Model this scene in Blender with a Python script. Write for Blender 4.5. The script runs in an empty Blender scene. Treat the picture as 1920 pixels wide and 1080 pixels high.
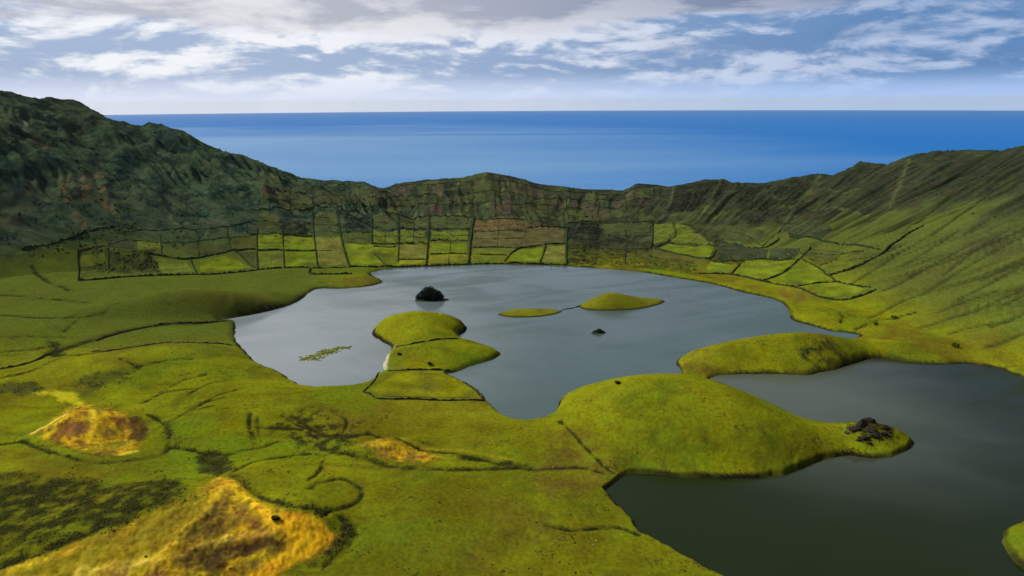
import bpy, bmesh, math
import numpy as np
from mathutils import Matrix, Vector
from mathutils.geometry import delaunay_2d_cdt

scene = bpy.context.scene
rng = np.random.default_rng(11)

# ------------------------------------------------------------------ camera
CAM_H = 250.0                      # metres above the lakes (lake level is z = 0)
FPX = 1280.0                       # focal length in pixels of a 1920 wide frame
PITCH, ROLL = math.radians(15.36), math.radians(-0.33)
fw = np.array([0, math.cos(PITCH), -math.sin(PITCH)])
rt0 = np.array([1.0, 0, 0]); up0 = np.array([0, math.sin(PITCH), math.cos(PITCH)])
rt = rt0*math.cos(ROLL) + up0*math.sin(ROLL)
up = up0*math.cos(ROLL) - rt0*math.sin(ROLL)
camd = bpy.data.cameras.new('camera'); cam = bpy.data.objects.new('camera', camd)
scene.collection.objects.link(cam)
camd.sensor_width = 36.0; camd.lens = 36.0*FPX/1920.0
camd.clip_start = 1.0; camd.clip_end = 400000.0
M = Matrix.Identity(4)
for i in range(3):
    M[i][0] = rt[i]; M[i][1] = up[i]; M[i][2] = -fw[i]
M[2][3] = CAM_H
cam.matrix_world = M
scene.camera = cam

# ------------------------------------------------------------------ sky, sun, exposure
SUN_AZ, SUN_EL = math.radians(-72), math.radians(44)      # azimuth from +Y towards +X
SUNV = Vector((math.sin(SUN_AZ)*math.cos(SUN_EL), math.cos(SUN_AZ)*math.cos(SUN_EL), math.sin(SUN_EL)))
world = bpy.data.worlds.new('World'); scene.world = world; world.use_nodes = True
wt = world.node_tree; wt.nodes.clear()

class NT:
    """small helper to wire shader nodes"""
    def __init__(s, tree): s.t = tree
    def new(s, kind, **kw):
        n = s.t.nodes.new(kind)
        for k, v in kw.items(): setattr(n, k, v)
        return n
    def put(s, sock, v):
        if hasattr(v, 'is_output'): s.t.links.new(v, sock)
        elif v is not None: sock.default_value = v
    def math(s, op, a, b=None, c=None, clamp=False):
        n = s.new('ShaderNodeMath', operation=op, use_clamp=clamp)
        for i, v in enumerate((a, b, c)):
            if v is not None: s.put(n.inputs[i], v)
        return n.outputs[0]
    def vmath(s, op, a, b=None):
        n = s.new('ShaderNodeVectorMath', operation=op)
        s.put(n.inputs[0], a)
        if b is not None: s.put(n.inputs[3] if op == 'SCALE' else n.inputs[1], b)
        return n.outputs['Value'] if op in ('DOT_PRODUCT', 'LENGTH') else n.outputs[0]
    def mix(s, f, a, b, blend='MIX'):
        n = s.new('ShaderNodeMix', data_type='RGBA', blend_type=blend)
        s.put(n.inputs['Factor'], f)
        s.put(n.inputs[6], a); s.put(n.inputs[7], b)
        return n.outputs[2]
    def noise(s, vec, scale, detail=5, rough=0.55, dist=0.0):
        n = s.new('ShaderNodeTexNoise')
        s.put(n.inputs['Vector'], vec); n.inputs['Scale'].default_value = scale
        n.inputs['Detail'].default_value = detail; n.inputs['Roughness'].default_value = rough
        n.inputs['Distortion'].default_value = dist
        return n.outputs['Fac']
    def ramp(s, v, lo, hi, a=0.0, b=1.0):
        n = s.new('ShaderNodeMapRange', interpolation_type='SMOOTHSTEP')
        s.put(n.inputs[0], v)
        n.inputs[1].default_value = lo; n.inputs[2].default_value = hi
        n.inputs[3].default_value = a; n.inputs[4].default_value = b
        return n.outputs[0]
    def comb(s, x, y, z=0.0):
        n = s.new('ShaderNodeCombineXYZ')
        s.put(n.inputs[0], x); s.put(n.inputs[1], y); s.put(n.inputs[2], z)
        return n.outputs[0]
    def sep(s, v):
        n = s.new('ShaderNodeSeparateXYZ'); s.put(n.inputs[0], v); return n.outputs

W = NT(wt)
SKY_K = 0.1                                               # background strength
sky = W.new('ShaderNodeTexSky', sky_type='NISHITA', sun_disc=False)
sky.sun_elevation = SUN_EL; sky.sun_rotation = SUN_AZ
sky.altitude = 660; sky.air_density = 1.0; sky.dust_density = 0.6; sky.ozone_density = 2.5
tc = W.new('ShaderNodeTexCoord')
dx, dy, dz = W.sep(tc.outputs['Generated'])
dz = W.math('MAXIMUM', dz, 0.0005)                 # the sea horizon lies a little below eye level
wt.links.new(W.comb(dx, dy, dz), sky.inputs['Vector'])
azm = W.math('ARCTAN2', dx, dy)
def g(c, k=1.0/SKY_K): return (c[0]*k, c[1]*k, c[2]*k, 1.0)
sunside = W.vmath('DOT_PRODUCT', tc.outputs['Generated'], (math.sin(SUN_AZ), math.cos(SUN_AZ), 0.0))
sunf = W.ramp(sunside, -0.30, 0.68)
# banks of cumulus seen from the side (width and height), streaky decks above them
def bank(du, dv, fu, fv, seed, detail, rough, dist):
    return W.noise(W.comb(W.math('MULTIPLY', W.math('ADD', azm, du), fu), W.math('MULTIPLY', W.math('ADD', dz, dv), fv), seed), 1.0, detail, rough, dist)
n1 = bank(0, 0, 6.5, 21.0, 4.3, 10, 0.58, 0.3)
n1u = bank(-0.010, 0.0100, 6.5, 21.0, 4.3, 10, 0.58, 0.3)
n2 = bank(0, 0, 1.7, 24.0, 1.4, 6, 0.52, 0.2)
n3 = bank(0, 0, 2.6, 15.0, 5.2, 5, 0.5, 0.3)
cover = W.math('ADD', W.math('ADD', W.math('MULTIPLY', n1, 0.50), W.math('MULTIPLY', n2, 0.45)), W.math('MULTIPLY', n3, 0.42))
cover = W.math('ADD', W.math('ADD', cover, W.math('MULTIPLY', sunf, 0.21)), W.math('ADD', W.ramp(dz, 0.06, 0.14, 0.0, 0.09), W.ramp(dz, 0.025, 0.075, 0.09, 0.0)))
dens = W.ramp(cover, 0.55, 0.78)
lit = W.ramp(W.math('ADD', W.math('SUBTRACT', n1, n1u), W.math('MULTIPLY', W.math('SUBTRACT', n3, 0.5), 0.25)), -0.07, 0.09)
c_dark = W.mix(sunf, g((0.11, 0.23, 0.45)), g((0.34, 0.43, 0.60)))
c_lit = W.mix(sunf, g((0.40, 0.49, 0.68)), g((0.80, 0.82, 0.86)))
cl = W.mix(lit, c_dark, c_lit)
blue = W.mix(0.85, sky.outputs[0], W.mix(sunf, g((0.06, 0.17, 0.40)), g((0.27, 0.37, 0.60))))
skyc = W.mix(dens, blue, cl)
# high grey deck with torn gaps
n4 = bank(0.9, 0.3, 2.6, 17.0, 12.6, 8, 0.54, 0.3)
n5 = bank(0.2, 0.1, 5.0, 24.0, 2.2, 9, 0.57, 0.3)
deck = W.ramp(W.math('ADD', W.math('ADD', W.math('MULTIPLY', n4, 0.75), W.math('MULTIPLY', n5, 0.35)), W.ramp(dz, 0.045, 0.13, -0.16, 0.10)), 0.50, 0.66)
dk = W.ramp(W.math('ADD', W.math('ADD', n5, W.math('MULTIPLY', W.math('SUBTRACT', n1, 0.5), 0.5)), W.math('MULTIPLY', W.math('SUBTRACT', n4, 0.5), -0.3)), 0.34, 0.58)
dk = W.math('SUBTRACT', dk, W.math('MULTIPLY', W.ramp(dz, 0.07, 0.135, 0.0, 1.0), W.math('SUBTRACT', 0.62, W.math('MULTIPLY', sunf, 0.36))))
skyc = W.mix(deck, skyc, W.mix(dk, W.mix(sunf, g((0.11, 0.17, 0.31)), g((0.44, 0.46, 0.53))), W.mix(sunf, g((0.40, 0.44, 0.56)), g((0.78, 0.78, 0.80)))))
# overhead one looks at the shaded undersides of the deck
skyc = W.mix(W.ramp(dz, 0.22, 0.62), skyc, W.mix(0.65, W.mix(1.0, skyc, (0.36, 0.38, 0.40, 1), 'MULTIPLY'), g((0.165, 0.17, 0.165))))
# pale band of thick air just above the sea
hz = W.ramp(W.math('ADD', dz, W.math('MULTIPLY', n2, 0.02)), 0.012, 0.052, 1.0, 0.0)
skyc = W.mix(W.math('MULTIPLY', hz, 0.9), skyc, W.mix(sunf, g((0.36, 0.52, 0.82)), g((0.66, 0.71, 0.84))))
bg = W.new('ShaderNodeBackground'); bg.inputs['Strength'].default_value = SKY_K*0.96
wo = W.new('ShaderNodeOutputWorld')
wt.links.new(skyc, bg.inputs['Color']); wt.links.new(bg.outputs[0], wo.inputs['Surface'])

sl = bpy.data.lights.new('sun', 'SUN'); sl.energy = 4.8; sl.angle = math.radians(2.0); sl.color = (1.0, 0.93, 0.82)
so = bpy.data.objects.new('sun', sl); scene.collection.objects.link(so)
so.rotation_euler = SUNV.to_track_quat('Z', 'Y').to_euler()

vs = scene.view_settings
vs.view_transform = 'Standard'; vs.look = 'None'; vs.gamma = 1.0; vs.exposure = 0.22; vs.use_curve_mapping = False

# ------------------------------------------------------------------ numeric helpers
def ray(px, py):
    px = np.asarray(px, float); py = np.asarray(py, float)
    return fw + np.multiply.outer((px-960)/FPX, rt) - np.multiply.outer((py-540)/FPX, up)

def on_plane(px, py, z=0.0):
    d = ray(px, py); t = (z-CAM_H)/d[..., 2]
    return d[..., 0]*t, d[..., 1]*t

def plane_pts(pts, z=0.0):
    p = np.array(pts, float); x, y = on_plane(p[:, 0], p[:, 1], z)
    return np.stack([x, y], 1)

_P = np.random.default_rng(5).permutation(256)
_G = np.random.default_rng(6).uniform(0, 2*np.pi, 256)
_GX, _GY = np.cos(_G).astype(np.float32), np.sin(_G).astype(np.float32)
def gnoise(x, y, seed=0):
    x = np.asarray(x, np.float32); y = np.asarray(y, np.float32)
    xi = np.floor(x).astype(np.int32); yi = np.floor(y).astype(np.int32)
    fx = x-xi; fy = y-yi
    u = fx*fx*fx*(fx*(fx*6-15)+10); v = fy*fy*fy*(fy*(fy*6-15)+10)
    def gr(ix, iy, ax, ay):
        h = _P[(_P[(ix+seed*37) & 255]+iy) & 255]
        return _GX[h]*ax + _GY[h]*ay
    a = gr(xi, yi, fx, fy); b = gr(xi+1, yi, fx-1, fy)
    c = gr(xi, yi+1, fx, fy-1); d = gr(xi+1, yi+1, fx-1, fy-1)
    return (a+u*(b-a)) + v*((c+u*(d-c))-(a+u*(b-a)))

def fbm(x, y, wl, octv=4, seed=0, gain=0.5):
    s = 0; a = 1.0; f = 1.0/wl
    for o in range(octv):
        s = s + a*gnoise(x*f+o*17.3, y*f-o*9.1, seed+o); a *= gain; f *= 2.03
    return s*1.4

def sstep(a, b, x):
    t = np.clip((x-a)/(b-a), 0, 1); return t*t*(3-2*t)

def catmull(P, n=4, closed=True):
    P = np.asarray(P, float); N = len(P); out = []
    rg = range(N) if closed else range(N-1)
    for i in rg:
        if closed: p0, p1, p2, p3 = P[i-1], P[i], P[(i+1) % N], P[(i+2) % N]
        else: p0, p1, p2, p3 = P[max(i-1, 0)], P[i], P[i+1], P[min(i+2, N-1)]
        for k in range(n):
            t = k/n
            out.append(0.5*((2*p1)+(-p0+p2)*t+(2*p0-5*p1+4*p2-p3)*t*t+(-p0+3*p1-3*p2+p3)*t**3))
    if not closed: out.append(P[-1])
    return np.array(out)

def seg_dist(x, y, P, closed):
    """distance from points to a polyline"""
    best = np.full(x.shape, 1e9, np.float32)
    N = len(P)
    for i in range(N if closed else N-1):
        ax, ay = P[i]; bx, by = P[(i+1) % N]
        ux, uy = bx-ax, by-ay; L = max(ux*ux+uy*uy, 1e-6)
        t = np.clip(((x-ax)*ux+(y-ay)*uy)/L, 0, 1)
        ex = x-(ax+t*ux); ey = y-(ay+t*uy)
        np.minimum(best, ex*ex+ey*ey, out=best)
    return np.sqrt(best)

def inside(x, y, P):
    c = np.zeros(x.shape, bool); N = len(P)
    for i in range(N):
        ax, ay = P[i]; bx, by = P[(i+1) % N]
        if ay == by: continue
        cr = (ay > y) != (by > y)
        c ^= cr & (x < (bx-ax)*(y-ay)/(by-ay)+ax)
    return c


# ------------------------------------------------------------------ terrain grid (rings and spokes below the viewpoint)
az = np.concatenate([np.linspace(-62, -42.5, 60, endpoint=False), np.linspace(-42.5, 42.5, 960, endpoint=False), np.linspace(42.5, 62, 60)])
az = np.radians(az)
dep = np.linspace(math.radians(46), math.radians(12.2), 470, endpoint=False)
dist = np.concatenate([CAM_H/np.tan(dep), np.linspace(CAM_H/math.tan(math.radians(12.2)), 2000, 290, endpoint=False), np.linspace(2000, 3300, 26)])
NA, ND = len(az), len(dist)
DD, AA = np.meshgrid(dist, az, indexing='ij')
GX = (DD*np.sin(AA)).astype(np.float32); GY = (DD*np.cos(AA)).astype(np.float32)
fx_, fy_ = GX.ravel(), GY.ravel()

def window(P, m):
    """grid rows and columns that cover the box of some points, grown by m metres"""
    x0, x1 = P[:, 0].min()-m, P[:, 0].max()+m; y0, y1 = max(P[:, 1].min()-m, 1.0), P[:, 1].max()+m
    nx = 0.0 if x0 < 0 < x1 else min(abs(x0), abs(x1)); fx = max(abs(x0), abs(x1))
    aa = [math.atan2(x, y) for x in (x0, x1) for y in (y0, y1)]
    i0, i1 = np.searchsorted(dist, [math.hypot(nx, y0), math.hypot(fx, y1)]); j0, j1 = np.searchsorted(az, [min(aa), max(aa)])
    return slice(max(i0-1, 0), i1+1), slice(max(j0-1, 0), j1+1)

def grid_sd(P, m):
    """signed distance to a closed outline (positive outside) on the grid, exact within m metres, 1e4 beyond"""
    P = np.asarray(P, np.float32); out = np.full((ND, NA), 1e4, np.float32); N = len(P)
    for i in range(N):
        q = P[[i, (i+1) % N]]; w = window(q, m)
        np.minimum(out[w], seg_dist(GX[w], GY[w], q, False), out=out[w])
    w = window(P, 1.0); ins = inside(GX[w], GY[w], P)
    out[w] = np.where(ins, -out[w], out[w])
    return out
def grid_ld(P, m):
    P = np.asarray(P, np.float32); out = np.full((ND, NA), 1e4, np.float32)
    for i in range(len(P)-1):
        w = window(P[i:i+2], m); np.minimum(out[w], seg_dist(GX[w], GY[w], P[i:i+2], False), out=out[w])
    return out.ravel()
def coarse_sd(P):
    ii = np.append(np.arange(0, ND-1, 8), ND-1); jj = np.append(np.arange(0, NA-1, 8), NA-1)
    x, y = GX[np.ix_(ii, jj)], GY[np.ix_(ii, jj)]
    d = seg_dist(x, y, np.asarray(P, np.float32), True)
    d = np.stack([np.interp(np.arange(NA), jj, row) for row in d])
    fi = np.interp(np.arange(ND), ii, np.arange(len(ii))); k = np.minimum(fi.astype(int), len(ii)-2); f = (fi-k)[:, None]
    return (d[k]*(1-f)+d[k+1]*f).astype(np.float32)
def shore_sd(P):
    a = grid_sd(P, 30); b = coarse_sd(P)
    return np.where(np.abs(a) < 26, a, np.sign(a)*b).ravel()

# ------------------------------------------------------------------ lake outlines (surveyed on the water plane)
LAKE_MAIN = [(716,527),(693,513),(708,508),(725,504),(765,501),(830,499),(900,496),(960,496),(1040,498),(1105,502),(1160,506),
 (1210,511),(1250,518),(1295,525),(1347,535),(1390,547),(1437,557),(1467,568),(1481,583),(1487,600),(1519,609),(1560,621),
 (1590,624),(1616,629),(1600,634),(1575,636),(1530,641),(1480,644),(1420,647),(1350,652),(1300,662),(1274,674),(1272,684),
 (1279,695),(1276,704),(1245,713),(1200,721),(1150,730),(1090,741),(1056,750),(1050,763),(1040,780),(1020,791),(993,794),
 (960,790),(937,779),(923,764),(912,752),(903,740),(890,730),(870,718),(857,711),(836,702),(853,697),(880,687),(913,676),
 (932,668),(934,661),(920,653),(893,645),(867,638),(859,630),(869,621),(873,612),(860,606),(833,602),(777,600),(743,604),
 (717,609),(701,619),(704,630),(720,641),(738,652),(727,668),(721,685),(722,694),(712,701),(701,711),(690,718),(673,723),
 (643,727),(610,729),(580,728),(560,723),(543,713),(520,698),(483,684),(463,667),(447,648),(438,632),(440,610),(433,600),
 (410,602),(430,597),(453,593),(493,585),(533,575),(560,563),(580,548),(600,541),(643,541),(687,537),(710,532)]
LAKE_RIGHT = [(1326,711),(1344,703),(1387,701),(1440,700),(1511,702),(1537,697),(1579,688),(1605,679),(1631,672),(1669,673),
 (1706,679),(1744,682),(1785,682),(1819,681),(1837,684),(1875,690),(1894,699),(1920,707),(2010,738),(2120,800),(2150,860),
 (2080,915),(1980,950),(1920,981),(1890,999),(1886,1016),(1897,1040),(1920,1063),(1975,1110),(2030,1190),(1900,1250),(1700,1250),
 (1500,1180),(1400,1115),(1350,1080),(1312,1062),(1271,1039),(1222,1012),(1198,1000),(1177,970),(1157,950),(1137,928),(1133,918),
 (1147,905),(1163,893),(1193,886),(1275,892),(1350,895),(1410,895),(1462,889),(1500,877),(1530,864),(1560,856),(1590,853),
 (1624,857),(1661,857),(1691,846),(1709,832),(1703,821),(1680,812),(1640,806),(1585,800),(1540,796),(1500,789),(1477,780),(1444,762),
 (1417,747),(1380,732),(1350,720)]
LM = catmull(plane_pts(LAKE_MAIN), 4); LR = catmull(plane_pts(LAKE_RIGHT), 4)

# ------------------------------------------------------------------ crater wall
CC = np.array([60.0, 820.0])
RIM = [(0,170),(13,172),(43,180),(83,183),(88,181),(123,187),(147,190),(167,202),(180,215),(197,222),(233,227),(247,235),(267,235),
 (277,231),(303,232),(317,238),(343,247),(377,267),(407,278),(423,285),(457,292),(477,303),(510,312),(553,330),(567,335),(617,337),
 (680,340),(707,350),(720,352),(747,343),(797,337),(863,333),(890,327),(913,322),(940,327),(980,335),(1010,345),(1047,348),(1090,354),
 (1167,357),(1180,352),(1195,344),(1225,345),(1250,350),(1280,346),(1320,337),(1357,335),(1370,341),(1430,343),(1480,333),(1533,325),
 (1560,328),(1587,317),(1613,302),(1633,305),(1663,308),(1690,298),(1710,290),(1753,282),(1813,281),(1873,280),(1920,272),(2000,262),(2150,245),(2300,230)]
RIM = [(-500,105),(-350,130),(-200,148),(-100,160)] + RIM
RIMD = ([-500,0,200,400,560,700,960,1200,1400,1600,1800,1920,2300], [1500,1850,1930,1880,1740,1650,1600,1590,1590,1570,1520,1480,1250])
FOOT = [(-500,640,12),(-200,560,12),(0,515,12),(147,505,9),(300,500,7),(480,492,6),(700,490,5),(960,486,4),(1100,490,5),(1230,498,6),
 (1330,512,7),(1500,548,7),(1600,575,7),(1700,605,7),(1800,640,7),(1920,672,8),(2100,735,9),(2300,840,10)]
def _rim():
    p = np.array(RIM, float); d = ray(p[:, 0], p[:, 1])
    h = np.hypot(d[:, 0], d[:, 1]); D = np.interp(p[:, 0], *RIMD)
    x = d[:, 0]/h*D; y = d[:, 1]/h*D; z = CAM_H + d[:, 2]/h*D
    th = np.arctan2(x-CC[0], y-CC[1]); R = np.hypot(x-CC[0], y-CC[1])
    o = np.argsort(th); return th[o], R[o], z[o]
def _foot():
    p = np.array(FOOT, float); x, y = on_plane(p[:, 0], p[:, 1], p[:, 2])
    th = np.arctan2(x-CC[0], y-CC[1]); R = np.hypot(x-CC[0], y-CC[1])
    o = np.argsort(th); return th[o], R[o]
RTH, RR, RZ = _rim(); FTH, FR = _foot()

# hills: (ground px, ground py, half length, half width, turn in degrees, height)
HILLS = [
 (370,588,135,34,6,26), (480,566,80,34,12,11), (660,528,60,25,0,3),
 (785,618,95,75,0,18), (820,668,95,45,0,8),
 (1190,790,125,85,-8,20), (1320,800,120,70,-14,15), (1640,824,36,26,0,12), (1420,850,90,45,-20,6),
 (1450,668,105,50,-5,16), (1560,664,90,40,0,9), (1340,682,45,30,0,6), (1720,660,60,30,0,5),
 (300,690,160,60,10,11), (560,760,110,60,0,7), (640,700,60,40,0,3),
 (400,990,60,75,30,12), (250,1030,75,42,-38,10), (560,1010,34,30,0,11), (60,1075,70,40,-35,8),
 (165,815,42,30,0,13), (735,850,40,13,20,6), (100,930,100,60,-20,9),
 (520,930,50,32,0,4), (850,960,120,60,0,5), (400,810,60,40,0,6), (80,610,120,60,0,6), (1560,600,60,30,0,3),
 (2010,1030,110,45,10,12),
]
def terrain(x, y):
    """height of the land and the masks that go with it"""
    sd = np.minimum(shore_sd(LM), shore_sd(LR))
    # fray the shoreline a little
    s = sd + 1.5 + 1.3*fbm(x, y, 15, 3, 41, 0.5)
    th = np.arctan2(x-CC[0], y-CC[1]); r = np.hypot(x-CC[0], y-CC[1])
    Rf = np.interp(th, FTH, FR); Rr = np.interp(th, RTH, RR); Zr = np.interp(th, RTH, RZ)
    t = (r-Rf)/(Rr-Rf); tc_ = np.clip(t, 0, 1)
    d0 = np.hypot(x, y); bw = np.maximum(2.4, 2.6*0.00126*d0*d0/CAM_H)
    flat = 2.1*sstep(0, bw, s) + 4.2*(1-np.exp(-np.maximum(s, 0)/70)) + sstep(5, 70, s)*2.6*fbm(x, y, 120, 3, 3)
    hz = 0
    for (hx, hy, a, b, rot, hh) in HILLS:
        cx, cy = on_plane(hx, hy); c, si = math.cos(math.radians(rot)), math.sin(math.radians(rot))
        u = (x-cx)*c+(y-cy)*si; v = -(x-cx)*si+(y-cy)*c
        q = (u/a)**2+(v/b)**2
        hz = hz + hh*np.clip(1-q*0.62, 0, 1)**2.2
    flat = flat + hz*(1-np.exp(-np.maximum(s, 0)/13.0))
    flat = np.where(s > 0, flat, np.maximum(s*0.7, -5))
    # crater wall: gentle foot, steep head; ribs and gullies run down the slope
    right = sstep(0.35, 1.0, th); left = sstep(-0.30, -0.62, th)
    e = 2.3 - 0.55*right - 0.5*left
    lin = 0.34 + 0.10*right + 0.12*left
    prof = lin*tc_ + (1-lin)*tc_**e
    arc = th*1000.0
    wx = arc + (40-26*right)*fbm(x, y, 220, 2, 21)
    env = np.clip(tc_*1.3, 0, 1)*(1-sstep(0.80, 1.0, tc_)*0.9)
    rib = (0.55-np.abs(gnoise(wx/150, r/420, 31)))*1.1 + (0.4-np.abs(gnoise(wx/38, r/260, 32)))*0.55 + (0.3-np.abs(gnoise(wx/16, r/160, 33)))*0.25
    rib = rib + (0.25-np.abs(gnoise(wx/22, r/240, 34)))*(0.5+0.3*right)*sstep(0.25, 0.6, tc_)
    amp = 14 + 30*left + 4*right
    wall = prof*Zr + env*amp*(rib-0.45)
    wall = wall + env*(3.0+9*left-2.2*right)*fbm(x, y, 75, 5, 51)
    wall = wall + sstep(0.75, 1.0, tc_)*(1.2+1.3*left)*fbm(x, y, 22, 3, 52)
    over = np.maximum(r-Rr, 0)
    wall = wall - over*0.42 - 14*(1-np.exp(-over/45))
    z = np.where(t > 0, flat*(1-sstep(0, 0.35, tc_)) + wall, flat)
    z = np.where(s < 0, flat, z)
    z = np.maximum(z, -440)
    return z, s, th, r, t, hz, left, right

Z, S, TH, RD, TT, HB, LEFT, RIGHT = [a.astype(np.float32) for a in terrain(fx_, fy_)]

class Ground:
    """look-ups on the finished land"""
    def __init__(s, z): s.z = z.reshape(ND, NA)
    def h(s, x, y):
        x = np.asarray(x, float); y = np.asarray(y, float)
        i = np.clip(np.interp(np.hypot(x, y), dist, np.arange(ND)), 0, ND-1.001)
        j = np.clip(np.interp(np.arctan2(x, y), az, np.arange(NA)), 0, NA-1.001)
        i0 = i.astype(int); j0 = j.astype(int); a = i-i0; b = j-j0
        z = s.z
        return (z[i0, j0]*(1-a)+z[i0+1, j0]*a)*(1-b) + (z[i0, j0+1]*(1-a)+z[i0+1, j0+1]*a)*b
    def hit(s, px, py):
        d = ray(px, py); hh = math.hypot(d[0], d[1])
        D = np.linspace(240, 2300, 5200)
        x = d[0]/hh*D; y = d[1]/hh*D; zr = CAM_H+d[2]/hh*D
        k = np.argmax(zr < s.h(x, y))
        if k == 0: k = len(D)-1
        return x[k], y[k]
    def pts(s, pts): return np.array([s.hit(*p[:2]) for p in pts])
ground = Ground(Z)

# ------------------------------------------------------------------ what grows where
def poly_mask(pts, soft=6, wob=0, wl=25, seed=70, n=3):
    P = catmull(ground.pts(pts), n)
    d = grid_sd(P, soft+wob+4).ravel()
    near = np.abs(d) < soft+wob+4
    if wob: d[near] += wob*fbm(fx_[near], fy_[near], wl, 3, seed)
    return sstep(soft*0.5, -soft*0.5, d)
def line_mask(pts, w, wob=1.0, n=4):
    P = catmull(ground.pts(pts), n, False)
    d = grid_ld(P, w*3+8)
    near = d < w*3+8; d[near] = np.maximum(d[near]+wob*fbm(fx_[near], fy_[near], 12, 2, 91), 0)
    return np.exp(-np.minimum(d/w, 9)**2)
def blend(col, c, m):
    col += (np.asarray(c, np.float32)-col)*m[:, None]

N0 = fbm(fx_, fy_, 180, 4, 61); N1 = fbm(fx_, fy_, 45, 4, 62); N2 = fbm(fx_, fy_, 11, 4, 63, 0.6)
N3 = fbm(fx_*0.35+fy_*0.1, fy_*1.0, 16, 3, 64)
C = np.empty((len(fx_), 3), np.float32); C[:] = (0.120, 0.137, 0.0045)
blend(C, (0.170, 0.180, 0.0045), np.clip(0.10+1.2*N1+0.8*N0, 0, 1)*0.85)
blend(C, (0.092, 0.066, 0.008), np.clip(1.3*N0-0.9*N1-0.02, 0, 1)*0.75)
blend(C, (0.056, 0.066, 0.006), np.clip(0.9*N2-1.1*N1-0.9*N0-0.20, 0, 1)*0.7)
N4 = fbm(fx_*0.18+fy_*0.09, fy_*0.9, 9, 4, 65); N5 = fbm(fx_*0.7+fy_*0.7, fx_*-0.22+fy_*0.25, 14, 4, 66)
blend(C, (0.050, 0.048, 0.007), np.clip(1.6*N3-0.40, 0, 1)*0.55)
blend(C, (0.062, 0.064, 0.006), np.clip(1.5*N4-0.25, 0, 1)*0.5)
blend(C, (0.160, 0.150, 0.006), np.clip(1.5*N5-0.25, 0, 1)*0.4)
N7 = fbm(fx_, fy_, 95, 3, 68)  # broad noise: sunlit and shaded patches painted into the grass, plus fresher green
blend(C, (0.092, 0.142, 0.006), np.clip(1.5*N7+0.02, 0, 1)*0.65)
blend(C, (0.176, 0.192, 0.006), np.clip(-1.5*N7-0.12+0.02*HB, 0, 1)*0.55)
blend(C, (0.110, 0.160, 0.006), sstep(380, 520, fx_)*sstep(620, 800, fy_)*0.5)
# valley floor to the left is a cooler green
vl = sstep(-120, -330, fx_)*sstep(560, 760, fy_)
blend(C, (0.060, 0.082, 0.012), vl*0.9)
# crater walls
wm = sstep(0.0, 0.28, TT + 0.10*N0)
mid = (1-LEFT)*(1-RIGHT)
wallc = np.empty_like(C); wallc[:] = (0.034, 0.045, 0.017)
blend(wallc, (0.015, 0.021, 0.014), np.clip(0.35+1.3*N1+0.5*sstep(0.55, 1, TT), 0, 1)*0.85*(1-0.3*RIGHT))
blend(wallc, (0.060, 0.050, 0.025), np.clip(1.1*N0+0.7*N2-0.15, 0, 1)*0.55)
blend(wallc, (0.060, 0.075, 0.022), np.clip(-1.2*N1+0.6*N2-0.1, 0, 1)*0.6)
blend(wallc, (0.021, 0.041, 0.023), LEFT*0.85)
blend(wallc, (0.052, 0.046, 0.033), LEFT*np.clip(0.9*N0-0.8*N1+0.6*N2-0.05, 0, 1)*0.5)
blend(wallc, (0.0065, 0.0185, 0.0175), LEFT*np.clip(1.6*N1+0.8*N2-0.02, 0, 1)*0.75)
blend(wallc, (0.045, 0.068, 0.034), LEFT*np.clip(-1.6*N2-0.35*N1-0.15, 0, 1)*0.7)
ro = RIGHT*sstep(0.85, 0.25, TT+0.30*N0)
blend(wallc, (0.062, 0.078, 0.013), ro*0.9)
blend(wallc, (0.050, 0.042, 0.016), RIGHT*np.clip(0.9*N0+0.5*N1, 0, 1)*0.6)
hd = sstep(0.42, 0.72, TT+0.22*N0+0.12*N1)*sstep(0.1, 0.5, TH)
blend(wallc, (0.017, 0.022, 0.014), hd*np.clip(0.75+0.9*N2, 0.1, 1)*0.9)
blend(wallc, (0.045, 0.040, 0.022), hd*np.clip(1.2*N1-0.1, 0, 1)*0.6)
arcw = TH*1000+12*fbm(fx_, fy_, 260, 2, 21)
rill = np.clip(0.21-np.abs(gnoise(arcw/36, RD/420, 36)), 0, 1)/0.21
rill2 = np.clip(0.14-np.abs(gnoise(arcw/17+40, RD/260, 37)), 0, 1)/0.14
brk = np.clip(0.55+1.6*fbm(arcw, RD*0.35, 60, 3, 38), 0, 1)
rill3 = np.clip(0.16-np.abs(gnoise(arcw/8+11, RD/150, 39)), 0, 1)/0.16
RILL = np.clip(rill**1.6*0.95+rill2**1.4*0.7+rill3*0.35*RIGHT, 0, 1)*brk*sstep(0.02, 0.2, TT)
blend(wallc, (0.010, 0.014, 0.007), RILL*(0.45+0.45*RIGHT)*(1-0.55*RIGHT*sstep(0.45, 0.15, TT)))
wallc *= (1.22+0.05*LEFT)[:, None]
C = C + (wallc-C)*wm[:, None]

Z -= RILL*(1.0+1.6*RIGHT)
GORGE = []   # lines along which the ground is lowered (points, width, depth)
def dark_line(pts, w, depth=0.8, k=0.85, c=(0.018, 0.020, 0.008)):
    m = line_mask(pts, w); blend(C, c, m*k*np.clip(0.85+1.0*N2+0.8*N1, 0.25, 1)); GORGE.append((m, depth))

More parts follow.
